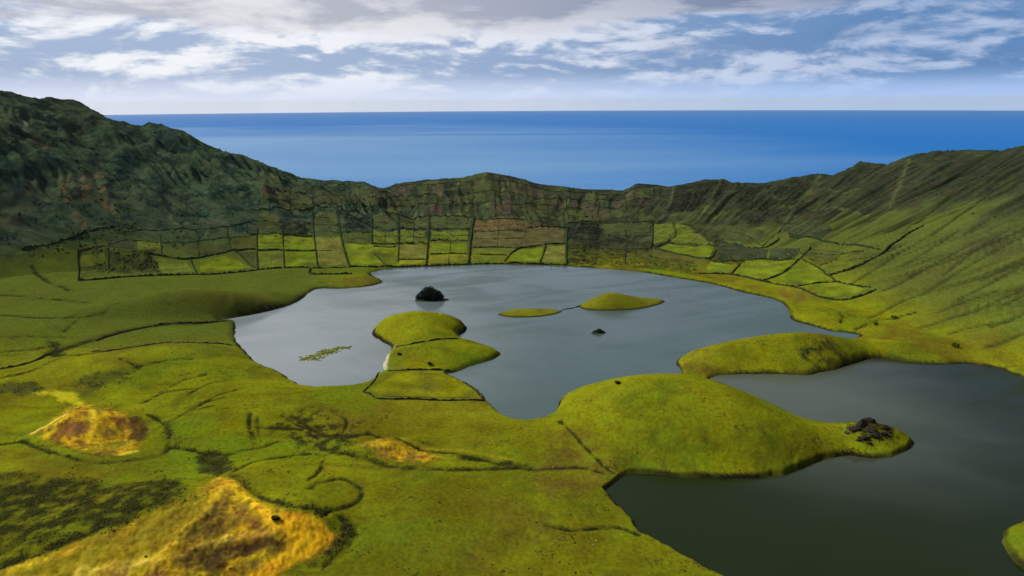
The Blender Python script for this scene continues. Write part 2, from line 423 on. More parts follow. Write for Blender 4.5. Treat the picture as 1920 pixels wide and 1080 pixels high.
# pale grassy ribs and old terraces on the far wall
for pts, w in [([(1438,352),(1410,385),(1380,415)], 5), ([(1353,340),(1335,370),(1317,402)], 5), ([(1265,350),(1258,380),(1242,398)], 5),
               ([(1553,356),(1613,356)], 4), ([(1527,394),(1600,399),(1663,405)], 4), ([(1540,330),(1500,380),(1470,430)], 5),
               ([(913,326),(905,350),(900,380)], 6), ([(1065,356),(1068,378)], 4), ([(1115,360),(1117,380)], 4),
               ([(1705,300),(1690,345),(1670,390)], 6), ([(180,330),(205,380),(225,410)], 6), ([(285,340),(305,385),(340,430)], 6),
               ([(800,345),(795,380)], 6), ([(860,340),(855,375)], 5), ([(1400,440),(1340,450)], 4), ([(1455,445),(1500,405)], 4)]:
    m = line_mask(pts, w*0.8, 3.0); blend(C, (0.075, 0.098, 0.040), m*0.75*np.clip(0.6+1.3*N2, 0.1, 1)); GORGE.append((m, -2.0))
# ochre scars of bare tuff on the left mountain
for q in [[(45,345),(65,340),(62,362),(48,365)], [(150,330),(168,325),(172,372),(155,370)], [(185,305),(192,320),(200,375),(212,392),(200,398),(183,350)],
          [(120,335),(132,335),(130,370),(122,372)], [(62,262),(92,268),(88,276),(66,272)], [(138,395),(165,420),(160,430),(140,412)], [(0,395),(10,395),(10,412),(0,412)]]:
    blend(C, (0.105, 0.075, 0.036), poly_mask(q, 16, 10, 12)*np.clip(0.45+1.2*N2, 0, 1))
blend(C, (0.16, 0.19, 0.11), poly_mask([(44,228),(54,228),(54,244),(44,244)], 8, 4)*0.8)
for q in [[(195,335),(215,345),(212,385),(200,370)], [(275,335),(300,335),(318,400),(300,395)], [(0,300),(40,310),(60,350),(20,360)],
          [(300,250),(345,260),(330,275),(290,268)], [(220,290),(260,300),(250,330),(225,325)]]:
    blend(C, (0.006, 0.018, 0.018), poly_mask(q, 16, 10, 20)*0.7)

# ochre scoria mounds in the foreground
o1 = poly_mask([(-60,1075),(0,1066),(83,1041),(167,1011),(267,974),(333,941),(395,903),(420,897),(443,917),(500,950),(533,960),(583,967),(613,987),
                (627,1020),(600,1034),(550,1060),(520,1085),(400,1120),(200,1130),(0,1120)], 9, 6, 9)
o2 = poly_mask([(57,812),(95,790),(125,770),(150,757),(180,762),(240,777),(258,787),(272,803),(262,832),(240,851),(200,853),(150,846),(110,832),(70,818)], 8, 5, 8)
o3 = poly_mask([(667,832),(690,819),(720,822),(770,835),(800,845),(820,860),(790,866),(745,862),(700,846)], 7, 5, 7)
oc = np.clip(o1+o2+o3, 0, 1)
och = np.empty_like(C); och[:] = (0.36, 0.235, 0.010)
blend(och, (0.58, 0.38, 0.012), np.clip(0.3+1.4*N2+0.4*N1, 0, 1))
blend(och, (0.20, 0.175, 0.008), np.clip(0.2+1.2*N1-0.4*N2, 0, 1)*0.75)
blend(och, (0.18, 0.085, 0.022), np.clip(-1.6*N2-0.9*N1-0.05, 0, 1)*0.9)
N6 = fbm(fx_, fy_, 4.5, 4, 67, 0.65)
blend(och, (0.10, 0.055, 0.014), np.clip(1.8*N6-0.45, 0, 1)*0.9)
blend(och, (0.68, 0.48, 0.04), np.clip(-1.8*N6-0.5, 0, 1)*0.7)
och = och*0.80; blend(och, (0.105, 0.088, 0.010), np.clip(0.05+1.0*N1-1.1*N6, 0, 1)*0.8)
C = C + (och-C)*oc[:, None]
gm = poly_mask([(0,1066),(83,1041),(167,1011),(267,974),(350,935),(400,920),(380,960),(330,1010),(280,1040),(180,1075),(0,1100)], 14, 7, 20)
blend(C, (0.20, 0.165, 0.010), gm*0.75)
blend(C, (0.58, 0.32, 0.010), poly_mask([(525,965),(583,970),(610,990),(618,1015),(590,1030),(545,1058),(500,1085),(455,1085),(520,1040),(540,1015),(522,990)], 6, 3)*0.85)
blend(C, (0.10, 0.060, 0.014), poly_mask([(415,935),(440,955),(462,975),(450,990),(410,1005),(372,1020),(345,1012),(370,985),(395,955)], 8, 6, 9)*np.clip(0.62+1.3*N2, 0, 1))
blend(C, (0.060, 0.036, 0.012), poly_mask([(380,1030),(450,1012),(512,1008),(525,1020),(480,1040),(430,1052),(400,1075),(330,1055),(340,1042)], 7, 6, 9)*np.clip(0.75+1.3*N2, 0, 1))
blend(C, (0.040, 0.030, 0.010), poly_mask([(243,785),(262,782),(276,800),(272,822),(250,828),(238,810)], 5, 3, 8)*0.85)
blend(C, (0.18, 0.085, 0.030), poly_mask([(118,806),(150,795),(165,800),(150,815),(125,822)], 6, 3, 8)*0.75)
blend(C, (0.70, 0.52, 0.10), line_mask([(60,813),(92,795),(124,777)], 1.6, 0.6)*0.9)
blend(C, (0.55, 0.42, 0.03), line_mask([(238,850),(225,853),(255,846)], 1.6, 0.6)*0.8)
blend(C, (0.40, 0.36, 0.012), poly_mask([(58,734),(95,734),(140,736),(150,758),(128,757),(100,745)], 6, 4, 10)*0.7)
blend(C, (0.30, 0.26, 0.012), line_mask([(667,822),(700,812),(760,825),(860,845),(960,862)], 2.0, 1.0)*0.5)
for pts, w, c, k, up_ in [([(425,905),(400,950),(362,985),(330,1020),(300,1048)], 3.0, (0.52, 0.37, 0.02), .85, 1.5), ([(330,1050),(400,1018),(460,1005),(515,1002)], 2.0, (0.56, 0.37, 0.05), .85, 1.2),
        ([(345,1058),(420,1032),(500,1018),(522,1022)], 4.0, (0.045, 0.026, 0.010), .9, -1.5), ([(432,905),(470,940),(500,962),(520,990)], 3.2, (0.66, 0.40, 0.015), .85, 1.5), ([(350,1010),(385,975),(412,945)], 3.5, (0.05, 0.036, 0.014), .8, -1.2),
        ([(250,1010),(310,985),(350,955)], 5.0, (0.15, 0.115, 0.012), .7, -1.0), ([(130,1050),(200,1030),(260,1010)], 5.0, (0.17, 0.15, 0.010), .6, -0.8), ([(20,1072),(90,1048),(150,1030)], 2.5, (0.55, 0.40, 0.02), .7, 0.8),
        ([(150,1075),(230,1065),(290,1052)], 3.0, (0.58, 0.42, 0.06), .7, 0.8), ([(80,813),(110,800),(142,780)], 2.4, (0.035, 0.034, 0.010), .85, -1.0), ([(180,765),(215,780),(245,800)], 1.6, (0.16, 0.06, 0.02), .8, -0.6),
        ([(176,770),(178,795),(172,815)], 2.6, (0.66, 0.46, 0.02), .7, 0.8), ([(110,832),(160,850),(230,856)], 1.8, (0.05, 0.042, 0.010), .8, -0.4), ([(690,832),(740,850),(800,858)], 1.2, (0.13, 0.07, 0.015), .6, -0.3)]:
    m = line_mask(pts, w, 1.5); blend(C, c, m*k*np.clip(0.75+0.9*N6, 0.2, 1)); GORGE.append((m, -up_*0.5))
near_olive = poly_mask([(640,900),(900,890),(1100,900),(1140,940),(1230,1030),(1300,1120),(700,1130),(560,1090),(650,1020),(680,950)], 60, 25, 60)  # broad soft patch of darker olive over the near grass
blend(C, (0.086, 0.086, 0.0045), near_olive*np.clip(0.55+0.8*N1+0.6*N7, 0, 1))
mid_olive = poly_mask([(560,735),(700,760),(900,770),(1000,810),(1100,850),(1000,870),(840,845),(650,820),(480,800),(330,740)], 50, 20, 50)  # second darker olive patch, farther back
blend(C, (0.092, 0.090, 0.0045), mid_olive*np.clip(0.45+0.9*N1, 0, 1))
# heath, bogs, brown patches
heath = poly_mask([(-40,905),(60,890),(180,905),(300,905),(345,910),(335,935),(250,968),(130,1006),(0,1045),(-60,1060)], 25, 10, 30)
blend(C, (0.022, 0.026, 0.006), heath*np.clip(0.86+0.7*N2+0.4*N1, 0, 1))
for q, k in [([(1010,868),(1140,860),(1135,915),(1060,930),(1000,905)], .55), ([(1020,820),(1080,800),(1130,850),(1060,862)], .4), ([(610,770),(690,780),(660,830),(560,820)], .4),
             ([(1455,545),(1520,540),(1530,560),(1490,568)], .8), ([(1330,640),(1275,680),(1300,702),(1345,695)], .35), ([(880,930),(1000,960),(1080,1020),(980,1010)], .3),
             ([(330,545),(450,545),(520,575),(430,585),(340,570)], .3), ([(640,522),(712,528),(690,536),(640,536)], .5)]:
    blend(C, (0.115, 0.068, 0.016), poly_mask(q, 16, 8, 16)*k*np.clip(0.7+1.0*N2, 0.2, 1))
bog = poly_mask([(520,790),(600,770),(640,800),(700,790),(660,820),(640,850),(560,835)], 16, 9, 14)
blend(C, (0.030, 0.028, 0.008), bog*np.clip(0.35+1.6*N2, 0, 1))
bog2 = poly_mask([(150,712),(230,690),(245,705),(190,725),(150,728)], 14, 7, 14)
blend(C, (0.040, 0.042, 0.012), bog2*0.7)
bog3 = poly_mask([(0,722),(60,715),(70,735),(0,740)], 10, 6, 12); blend(C, (0.03, 0.032, 0.014), bog3*0.7)
mounds_edge = poly_mask([(605,965),(640,960),(670,985),(655,1020),(600,1055),(560,1075),(620,1030),(632,1000)], 8, 5, 10)
blend(C, (0.022, 0.026, 0.008), mounds_edge*np.clip(0.6+1.2*N2, 0, 1))
rushes = poly_mask([(1500,648),(1560,640),(1600,660),(1590,682),(1530,692),(1510,675)], 10, 6, 12); blend(C, (0.035, 0.034, 0.014), rushes*np.clip(0.3+1.6*N2, 0, 1))
clump = poly_mask([(375,855),(420,850),(432,875),(410,893),(378,885)], 7, 4, 9); blend(C, (0.020, 0.022, 0.008), clump*0.8)
# dark scrubby fields behind the lake
scrub_f = np.zeros(len(fx_), np.float32)
for q, k in [([(1063,420),(1120,415),(1130,440),(1122,497),(1063,496)], .9), ([(1120,440),(1222,452),(1222,480),(1300,490),(1312,515),(1230,505),(1122,497)], .6),
             ([(525,412),(582,416),(582,444),(527,444)], .85), ([(645,404),(695,402),(695,437),(647,437)], .8), ([(690,352),(715,358),(712,400),(694,398)], .6), ([(838,360),(870,352),(872,398),(842,400)], .55),
             ([(200,472),(285,470),(305,512),(235,516),(200,508)], .75), ([(985,415),(1010,412),(1062,424),(988,427)], .6), ([(1270,350),(1355,342),(1310,395),(1250,400)], .7),
             ([(1380,350),(1500,335),(1520,390),(1440,430),(1390,410)], .6), ([(150,465),(200,460),(200,515),(150,522)], .45), ([(1340,440),(1400,480),(1400,500),(1330,490)], .7)]:
    m = poly_mask(q, 10, 5, 14, n=1); scrub_f = np.maximum(scrub_f, m*k)
    blend(C, (0.013, 0.015, 0.012), m*k*np.clip(0.8+0.9*N2, 0.2, 1))
blend(C, (0.16, 0.075, 0.040), poly_mask([(888,414),(940,412),(942,432),(888,434)], 8, 4, 10, n=1)*0.6)
blend(C, (0.11, 0.085, 0.040), poly_mask([(888,412),(990,412),(1058,430),(1056,456),(975,464),(885,462)], 10, 4, 10, n=1)*0.5)
blend(C, (0.022, 0.020, 0.010), poly_mask([(1592,800),(1612,788),(1640,784),(1662,795),(1668,815),(1640,832),(1612,826)], 6, 4, 6)*np.clip(0.55+1.3*N2, 0, 1))
knob = poly_mask([(1590,800),(1612,787),(1640,783),(1664,794),(1670,816),(1640,833),(1608,828)], 5, 3, 6)
# ditches, banks and cattle tracks
DITCHES = [([(40,825),(90,846),(150,862),(200,867),(270,859),(312,846),(319,820),(310,795),(282,778)], 2.0), ([(-20,836),(40,828)], 1.6),
 ([(318,838),(350,842),(385,850),(430,852),(460,843),(490,838),(520,828)], 1.7), ([(470,775),(468,800),(480,832)], 1.6), ([(484,782),(486,815)], 1.6),
 ([(432,888),(470,868),(520,858),(580,850)], 1.6), ([(585,842),(620,842),(650,822),(690,812)], 2.4), ([(690,812),(760,828),(850,850),(920,866),(1000,880),(1080,876),(1145,892)], 1.5),
 ([(622,848),(690,862),(750,876),(850,880),(980,876)], 2.6), ([(870,858),(960,868),(990,878)], 3.0), ([(330,905),(300,935),(250,960),(160,1000),(60,1040),(0,1062)], 3.2),
 ([(440,892),(480,925),(540,945),(610,963)], 2.4), ([(610,963),(655,948),(678,930),(672,912),(640,897),(600,905),(580,915)], 1.8), ([(640,970),(668,990),(655,1025),(610,1060)], 2.2),
 ([(1020,985),(1080,994),(1120,990),(1165,990),(1198,1003)], 1.2), ([(0,692),(50,682),(93,662)], 2.6), ([(93,662),(180,636),(235,620),(300,608),(370,606),(425,600)], 5.5),
 ([(93,662),(150,665),(220,655)], 2.6), ([(0,708),(60,695),(110,672)], 1.5), ([(0,632),(120,632)], 2.0), ([(0,553),(90,560),(160,567)], 2.0), ([(60,500),(90,528),(130,545)], 2.4),
 ([(0,590),(70,596),(160,594),(200,585)], 2.0), ([(0,660),(60,655),(110,645)], 1.6), ([(120,622),(145,600)], 1.5), ([(1050,790),(1085,825),(1130,870),(1150,888)], 1.2),
 ([(1545,575),(1580,590),(1575,605)], 1.4), ([(1600,620),(1650,600),(1720,585)], 1.6), ([(225,672),(260,690),(240,700)], 1.2), ([(300,800),(350,775),(400,760)], 1.1), ([(330,785),(370,760),(420,745)], 1.1),
 ([(270,755),(310,735),(360,728)], 1.2), ([(420,765),(450,763)], 1.1), ([(580,900),(600,880),(605,865)], 1.5), ([(470,800),(560,805),(600,825)], 1.6), ([(530,780),(570,800),(610,800)], 1.4)]
DITCHES += [([(345,745),(390,720),(425,712)], 1.2), ([(300,735),(345,712),(385,702)], 1.2), ([(360,770),(410,740),(450,730)], 1.1), ([(620,770),(650,790),(640,815)], 1.4), ([(560,790),(600,812),(640,820)], 1.4),
 ([(95,640),(105,655),(110,668)], 5.0), ([(380,858),(405,870),(425,880)], 4.0), ([(250,690),(300,678),(360,672)], 1.3)]
RSL = [[(1668,480),(1720,455),(1790,410),(1850,370)], [(1700,520),(1760,490),(1830,455),(1920,418)], [(1740,545),(1800,508),(1870,468),(1925,440)], [(1770,515),(1830,470),(1900,425)], [(1690,500),(1740,470),(1800,430)],
 [(1800,560),(1850,535),(1920,495)], [(1720,615),(1780,597),(1850,573),(1925,540)], [(1840,525),(1880,505),(1925,482)], [(1630,595),(1680,570),(1740,548)], [(1860,612),(1925,588)], [(1690,440),(1730,410),(1780,370),(1830,335)],
 [(1750,440),(1800,405),(1860,360)], [(1880,572),(1925,550)], [(1655,545),(1700,525),(1740,500)], [(1780,625),(1840,610),(1900,600)], [(1810,440),(1870,400),(1925,365)], [(1760,585),(1810,565),(1870,545)], [(1850,650),(1885,640),(1925,622)], [(1600,530),(1650,500),(1690,470)]]
for pts in RSL:
    m = line_mask(pts, 2.2, 0.8); blend(C, (0.022, 0.028, 0.009), m*0.85); GORGE.append((m, 1.4))
for pts, w in DITCHES: dark_line(pts, w, 0.9, 1.0, (0.013, 0.015, 0.006))
# earth banks at the water's edge, pale sand spit
bws = np.maximum(1.0, 0.5*0.00126*DD.ravel()**2/CAM_H); bank = sstep(2.4*bws+0.8, 1.4*bws, S)*sstep(-2, -0.5, S)
blend(C, (0.016, 0.013, 0.008), bank*np.clip(0.9+0.8*N1, 0.35, 1))
sx, sy = on_plane(726, 682); sand = np.exp(-(((fx_-sx)/22)**2+((fy_-sy)/26)**2))*sstep(6, 1, S)
blend(C, (0.34, 0.31, 0.25), np.clip(sand*1.6, 0, 1))
sx, sy = on_plane(868, 636); sand = np.exp(-(((fx_-sx)/12)**2+((fy_-sy)/10)**2))*sstep(4, 1, S)
blend(C, (0.30, 0.28, 0.23), np.clip(sand*1.5, 0, 1))
blend(C, (0.02, 0.022, 0.012), sstep(-0.3, -2, S))
for m, dpt in GORGE: Z -= m*dpt*(S > 2)
# small roughness: tussocks and scoria rubble
Z += oc*(1.5*(0.35-np.abs(gnoise(fx_/15+0.3*N1, fy_/15, 84)))+0.7*(0.3-np.abs(gnoise(fx_/6, fy_/6, 85))))
Z += (S > 2)*((0.16+0.5*oc+0.35*heath)*gnoise(fx_/2.3, fy_/2.3, 81) + (0.25+1.0*oc+0.5*bog)*gnoise(fx_/6, fy_/6, 82))
ground = Ground(Z)

# ------------------------------------------------------------------ object helpers
def link(o): scene.collection.objects.link(o); return o
def tag(o, label=None, cat=None, group=None, kind=None):
    for k, v in (('label', label), ('category', cat), ('group', group), ('kind', kind)):
        if v: o[k] = v
    return o
def mesh_np(name, V, Fc, mat, col=None, parent=None, smooth=True):
    """mesh from numpy vertices and equal-sized faces, with an optional colour per vertex"""
    me = bpy.data.meshes.new(name); V = np.asarray(V, np.float32); Fc = np.asarray(Fc, np.int32); k = Fc.shape[1]
    me.vertices.add(len(V)); me.vertices.foreach_set('co', V.ravel())
    me.loops.add(Fc.size); me.loops.foreach_set('vertex_index', Fc.ravel())
    me.polygons.add(len(Fc)); me.polygons.foreach_set('loop_start', np.arange(0, Fc.size, k, dtype=np.int32))
    me.polygons.foreach_set('loop_total', np.full(len(Fc), k, np.int32))
    me.polygons.foreach_set('use_smooth', np.full(len(Fc), smooth))
    if col is not None:
        a = me.color_attributes.new('tint', 'FLOAT_COLOR', 'POINT')
        c4 = np.ones((len(V), 4), np.float32); c4[:, :3] = col; a.data.foreach_set('color', c4.ravel())
    me.update(calc_edges=True); me.materials.append(mat)
    o = link(bpy.data.objects.new(name, me))
    if parent is not None: o.parent = parent
    return o
def empty(name, loc=(0, 0, 0)):
    o = link(bpy.data.objects.new(name, None)); o.location = loc; return o

# ------------------------------------------------------------------ materials
def mat(name):
    m = bpy.data.materials.new(name); m.use_nodes = True
    n = NT(m.node_tree); b = m.node_tree.nodes['Principled BSDF']; return m, n, b
def tinted(name, rough=0.95, spec=0.12, fine=2.6, bump=0.5, vary=0.45, bd=0.6):
    m, n, b = mat(name)
    at = n.new('ShaderNodeAttribute', attribute_name='tint')
    geo = n.new('ShaderNodeNewGeometry')
    f1 = n.noise(geo.outputs['Position'], 1.0/fine, 5, 0.62)
    f2 = n.noise(geo.outputs['Position'], 1.0/(fine*6), 4, 0.6)
    k = n.math('ADD', n.ramp(f1, 0.3, 0.7, 1-vary, 1+vary), n.ramp(f2, 0.3, 0.7, -vary*0.45, vary*0.45))
    col = n.vmath('SCALE', at.outputs['Color'], k)
    hs = n.new('ShaderNodeHueSaturation'); n.put(hs.inputs['Color'], col)
    n.put(hs.inputs['Hue'], n.ramp(f2, 0.25, 0.75, 0.485, 0.515)); hs.inputs['Saturation'].default_value = 1.0
    n.put(b.inputs['Base Color'], hs.outputs[0])
    b.inputs['Roughness'].default_value = rough; b.inputs['Specular IOR Level'].default_value = spec
    bp = n.new('ShaderNodeBump'); bp.inputs['Strength'].default_value = bump; bp.inputs['Distance'].default_value = bd
    n.put(bp.inputs['Height'], f1); n.put(b.inputs['Normal'], bp.outputs[0])
    return m
M_land = tinted('grass_and_heath', 1.0, 0.0, 2.6, 0.4, 0.22, 0.6)
M_leaf = tinted('shrub_leaves', 0.95, 0.03, 0.9, 0.3, 0.4, 0.3)
M_rock = tinted('dark_lava_rock', 0.95, 0.08, 1.2, 0.8, 0.5, 0.5)

def water(name, base, silt, silt_glare_c, silt_glare_r, rough, scale, strength, ior, streak):
    m, n, b = mat(name)
    geo = n.new('ShaderNodeNewGeometry'); P = geo.outputs['Position']
    x, y, z = n.sep(P)
    w1 = n.noise(n.comb(n.math('MULTIPLY', n.math('ADD', x, n.math('MULTIPLY', y, 0.35)), 1/260.0), n.math('MULTIPLY', n.math('SUBTRACT', y, n.math('MULTIPLY', x, 0.35)), 1/45.0)), 1.0, 5, 0.55, 0.6)
    w2 = n.noise(n.comb(n.math('MULTIPLY', n.math('SUBTRACT', x, n.math('MULTIPLY', y, 0.5)), 1/150.0), n.math('MULTIPLY', n.math('ADD', y, n.math('MULTIPLY', x, 0.5)), 1/70.0), 5.0), 1.0, 4, 0.55, 0.5)
    gust = n.ramp(n.math('ADD', n.math('MULTIPLY', w1, 0.65), n.math('MULTIPLY', w2, 0.35)), 0.36, 0.64)
    # pale centre: sky glare painted into the colour, over silty shallows, fading outwards
    ex = n.math('DIVIDE', n.math('SUBTRACT', x, silt_glare_c[0]), silt_glare_r); ey = n.math('DIVIDE', n.math('SUBTRACT', y, silt_glare_c[1]), silt_glare_r*1.1)
    rr = n.math('SQRT', n.math('ADD', n.math('MULTIPLY', ex, ex), n.math('MULTIPLY', ey, ey)))
    sf = n.ramp(n.math('ADD', rr, n.math('MULTIPLY', n.math('SUBTRACT', w2, 0.5), 0.6)), 0.1, 1.25, 1.0, 0.0)
    n.put(b.inputs['Base Color'], n.mix(sf, base, silt))
    n.put(b.inputs['Roughness'], n.math('ADD', rough, n.math('MULTIPLY', gust, streak)))
    b.inputs['IOR'].default_value = ior
    r1 = n.noise(P, 1.0/scale, 4, 0.6)
    bp = n.new('ShaderNodeBump'); bp.inputs['Distance'].default_value = 1.0
    n.put(bp.inputs['Strength'], n.math('MULTIPLY', n.math('ADD', 0.35, gust), strength)); n.put(bp.inputs['Height'], r1)
    n.put(b.inputs['Normal'], bp.outputs[0])
    return m
_sc = plane_pts([(500, 650)])[0]; _sr = plane_pts([(1480, 735)])[0]
M_lake = water('silty_glare_water', (0.045, 0.080, 0.080, 1), (0.19, 0.225, 0.25, 1), _sc, 250.0, 0.06, 4.0, 0.22, 1.6, 0.34)
M_peat = water('peaty_lake_water', (0.0085, 0.0150, 0.0018, 1), (0.062, 0.078, 0.060, 1), _sr, 150.0, 0.08, 5.0, 0.12, 1.38, 0.22)

def sea_mat():
    m, n, b = mat('sea_water')
    geo = n.new('ShaderNodeNewGeometry'); P = geo.outputs['Position']; x, y, z = n.sep(P)
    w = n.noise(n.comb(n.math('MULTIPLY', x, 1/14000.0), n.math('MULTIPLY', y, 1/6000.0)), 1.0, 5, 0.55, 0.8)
    # sun glitter and sky sheen painted as a broad paler tract off the coast
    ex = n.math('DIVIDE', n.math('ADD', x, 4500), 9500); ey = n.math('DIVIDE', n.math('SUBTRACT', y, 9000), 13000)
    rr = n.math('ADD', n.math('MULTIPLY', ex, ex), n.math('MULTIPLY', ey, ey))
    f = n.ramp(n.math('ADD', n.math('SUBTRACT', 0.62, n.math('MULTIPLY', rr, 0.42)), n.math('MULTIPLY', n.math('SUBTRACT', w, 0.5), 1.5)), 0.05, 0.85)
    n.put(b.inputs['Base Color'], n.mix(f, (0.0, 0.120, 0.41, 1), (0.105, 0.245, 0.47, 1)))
    n.put(b.inputs['Roughness'], 0.6)
    n.put(b.inputs['Specular IOR Level'], n.math('ADD', 0.02, n.math('MULTIPLY', f, 0.15)))
    return m
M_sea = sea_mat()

# ------------------------------------------------------------------ sea, land, lakes
def build_sea():
    R_E = 6371000.0
    rs = np.concatenate([[300.0], np.geomspace(1000, 105000, 90)]); ths = np.linspace(0, 2*np.pi, 181)[:-1]
    Rg, Tg = np.meshgrid(rs, ths, indexing='ij')
    V = np.stack([Rg*np.sin(Tg), Rg*np.cos(Tg), -410-Rg**2/(2*R_E)], -1).reshape(-1, 3)
    n = len(ths); i, j = np.meshgrid(np.arange(len(rs)-1), np.arange(n), indexing='ij'); j2 = (j+1) % n
    Fc = np.stack([i*n+j, i*n+j2, (i+1)*n+j2, (i+1)*n+j], -1).reshape(-1, 4)
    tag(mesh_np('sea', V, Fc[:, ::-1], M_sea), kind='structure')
build_sea()
i, j = np.meshgrid(np.arange(ND-1), np.arange(NA-1), indexing='ij')
Fq = np.stack([i*NA+j, i*NA+j+1, (i+1)*NA+j+1, (i+1)*NA+j], -1).reshape(-1, 4)[:, ::-1]
land = tag(mesh_np('terrain', np.stack([fx_, fy_, Z], 1), Fq, M_land, C), kind='structure')
def lake(P, m):
    me = bpy.data.meshes.new('lake'); me.from_pydata([(a, b, 0.0) for a, b in P], [], [list(range(len(P)))])
    me.update(); me.materials.append(m)
    if me.polygons[0].normal.z < 0: me.flip_normals()
    tag(link(bpy.data.objects.new('lake', me)), kind='structure')
lake(LM, M_lake); lake(LR, M_peat)


# ------------------------------------------------------------------ walled fields (pieces of the land)
TONES = {'bright': (0.112, 0.150, 0.009), 'mid': (0.086, 0.110, 0.014), 'dull': (0.046, 0.058, 0.020), 'pale': (0.120, 0.128, 0.026),
         'brown': (0.074, 0.072, 0.026), 'red': (0.082, 0.062, 0.028), 'yellow': (0.150, 0.150, 0.014), 'grass': (0.140, 0.145, 0.005)}
FIELDS = [
 ('bright', [(484,440),(529,441),(531,468),(484,468)]), ('mid', [(484,472),(530,472),(532,500),(484,502)]),
 ('bright', [(533,445),(588,446),(591,468),(533,468)]), ('bright', [(534,472),(591,472),(594,499),(535,500)]),
 ('pale', [(590,447),(636,444),(651,497),(598,499)]), ('bright', [(646,458),(694,460),(739,466),(739,475),(703,476),(719,494),(660,498)]),
 ('mid', [(706,478),(742,478),(743,495),(723,493)]), ('pale', [(749,460),(796,459),(795,485),(748,485)]), ('yellow', [(749,489),(795,489),(794,496),(749,496)]),
 ('mid', [(700,432),(745,432),(745,455),(700,455)]), ('mid', [(751,432),(798,433),(797,453),(751,454)]), ('dull', [(700,405),(745,405),(745,426),(700,426)]),
 ('dull', [(751,406),(800,407),(800,427),(751,427)]), ('bright', [(809,456),(876,455),(875,475),(808,475)]), ('yellow', [(807,480),(875,479),(874,491),(805,495)]),
 ('mid', [(809,433),(879,433),(877,450),(809,450)]), ('dull', [(810,409),(885,410),(881,427),(810,427)]), ('mid', [(885,468),(966,468),(950,476),(884,476)]),
 ('mid', [(885,481),(948,481),(943,489),(883,491)]), ('brown', [(888,436),(984,436),(975,462),(886,462)]), ('red', [(893,414),(984,415),(984,431),(890,431)]),
 ('brown', [(990,430),(1060,430),(1054,454),(981,461)]), ('bright', [(976,469),(1019,463),(1011,491),(953,490)]), ('pale', [(1027,462),(1059,460),(1059,492),(1016,492)]),
 ('mid', [(1226,420),(1260,418),(1262,441),(1249,453),(1226,459)]), ('mid', [(1265,421),(1294,426),(1319,446),(1339,460),(1257,455)]),
 ('bright', [(1237,466),(1256,458),(1340,464),(1329,483),(1278,476)]), ('bright', [(1319,512),(1332,492),(1378,497),(1369,512)]),
 ('bright', [(1379,513),(1395,490),(1478,490),(1481,498),(1461,512),(1421,523)]), ('bright', [(1447,525),(1488,499),(1498,489),(1528,502),(1560,526),(1499,535)]),
 ('bright', [(1516,537),(1569,531),(1628,543),(1592,558),(1561,556)]), ('mid', [(1537,504),(1571,492),(1628,486),(1592,502),(1557,514)]),
 ('bright', [(374,490),(434,477),(474,502),(377,511)]), ('mid', [(293,486),(349,489),(364,510),(306,513)]), ('dull', [(447,474),(480,472),(481,499)]),
 ('mid', [(151,479),(196,473),(198,495),(151,503)]), ('mid', [(257,453),(300,454),(302,468),(259,471)]), ('dull', [(342,471),(362,461),(430,456),(431,469),(362,479)]),
 ('dull', [(592,402),(630,395),(634,439),(590,441)]), ('dull', [(484,396),(521,396),(523,433),(484,435)]), ('dull', [(522,346),(580,348),(580,386),(522,388)]),
 ('dull', [(590,348),(686,354),(684,383),(591,384)]), ('grass', [(692,732),(744,700),(834,702),(896,745),(716,743)]), ('dull', [(1130,420),(1218,424),(1218,436),(1134,438)]),
]
COLS = [484, 527, 560, 588, 632, 664, 697, 722, 747, 776, 805, 832, 860, 889, 915, 940, 964, 988, 1026, 1064, 1092, 1120, 1146, 1172, 1198, 1222]
def rim_y(x): return float(np.interp(x, [p[0] for p in RIM], [p[1] for p in RIM]))
_r = np.random.default_rng(77)
for a, b in zip(COLS[:-1], COLS[1:]):
    for (t0, t1) in ((0.16, 0.42), (0.45, 0.68), (0.71, 0.94)):
        if _r.uniform() < 0.22: continue
        ya, yb = rim_y(a), rim_y(b); bot = 402 if a < 690 else (404 if a < 889 else 410)
        if a < 690 and t0 > 0.6: bot = 391
        ja, jb = _r.uniform(-5, 5, 2); t0 += _r.uniform(-0.04, 0.04); t1 += _r.uniform(-0.05, 0.03); k0, k1 = _r.uniform(-2, 2, 2)
        q = [(a+2+ja, ya+(bot-ya)*t0+k0), (b-2+jb, yb+(bot-yb)*t0-k0), (b-2+jb+k1, yb+(bot-yb)*t1+k1), (a+2+ja-k1, ya+(bot-ya)*t1)]
        FIELDS.append((_r.choice(['moor', 'dull', 'heather', 'dusk', 'dusk', 'dull']), q))
for q in [[(645,442),(694,442),(694,456),(646,455)], [(442,446),(480,442),(480,466),(440,466)], [(204,446),(252,450),(252,468),(206,464)], 
          [(1350,452),(1398,466),(1440,469),(1436,484),(1346,484)], [(1445,468),(1500,466),(1490,483),(1442,484)], [(1520,466),(1580,472),(1570,486),(1535,498),(1506,482)],
          [(1350,425),(1400,420),(1440,442),(1400,458),(1352,446)], [(1590,472),(1640,474),(1632,482),(1592,488)], [(1460,420),(1520,410),(1560,430),(1540,448),(1480,442)]]:
    FIELDS.append((_r.choice(['dull', 'dusk', 'olive', 'dusk']), q))
TONES.update({'moor': (0.052, 0.046, 0.026), 'heather': (0.048, 0.038, 0.030), 'dusk': (0.030, 0.042, 0.022), 'olive': (0.062, 0.074, 0.016)})
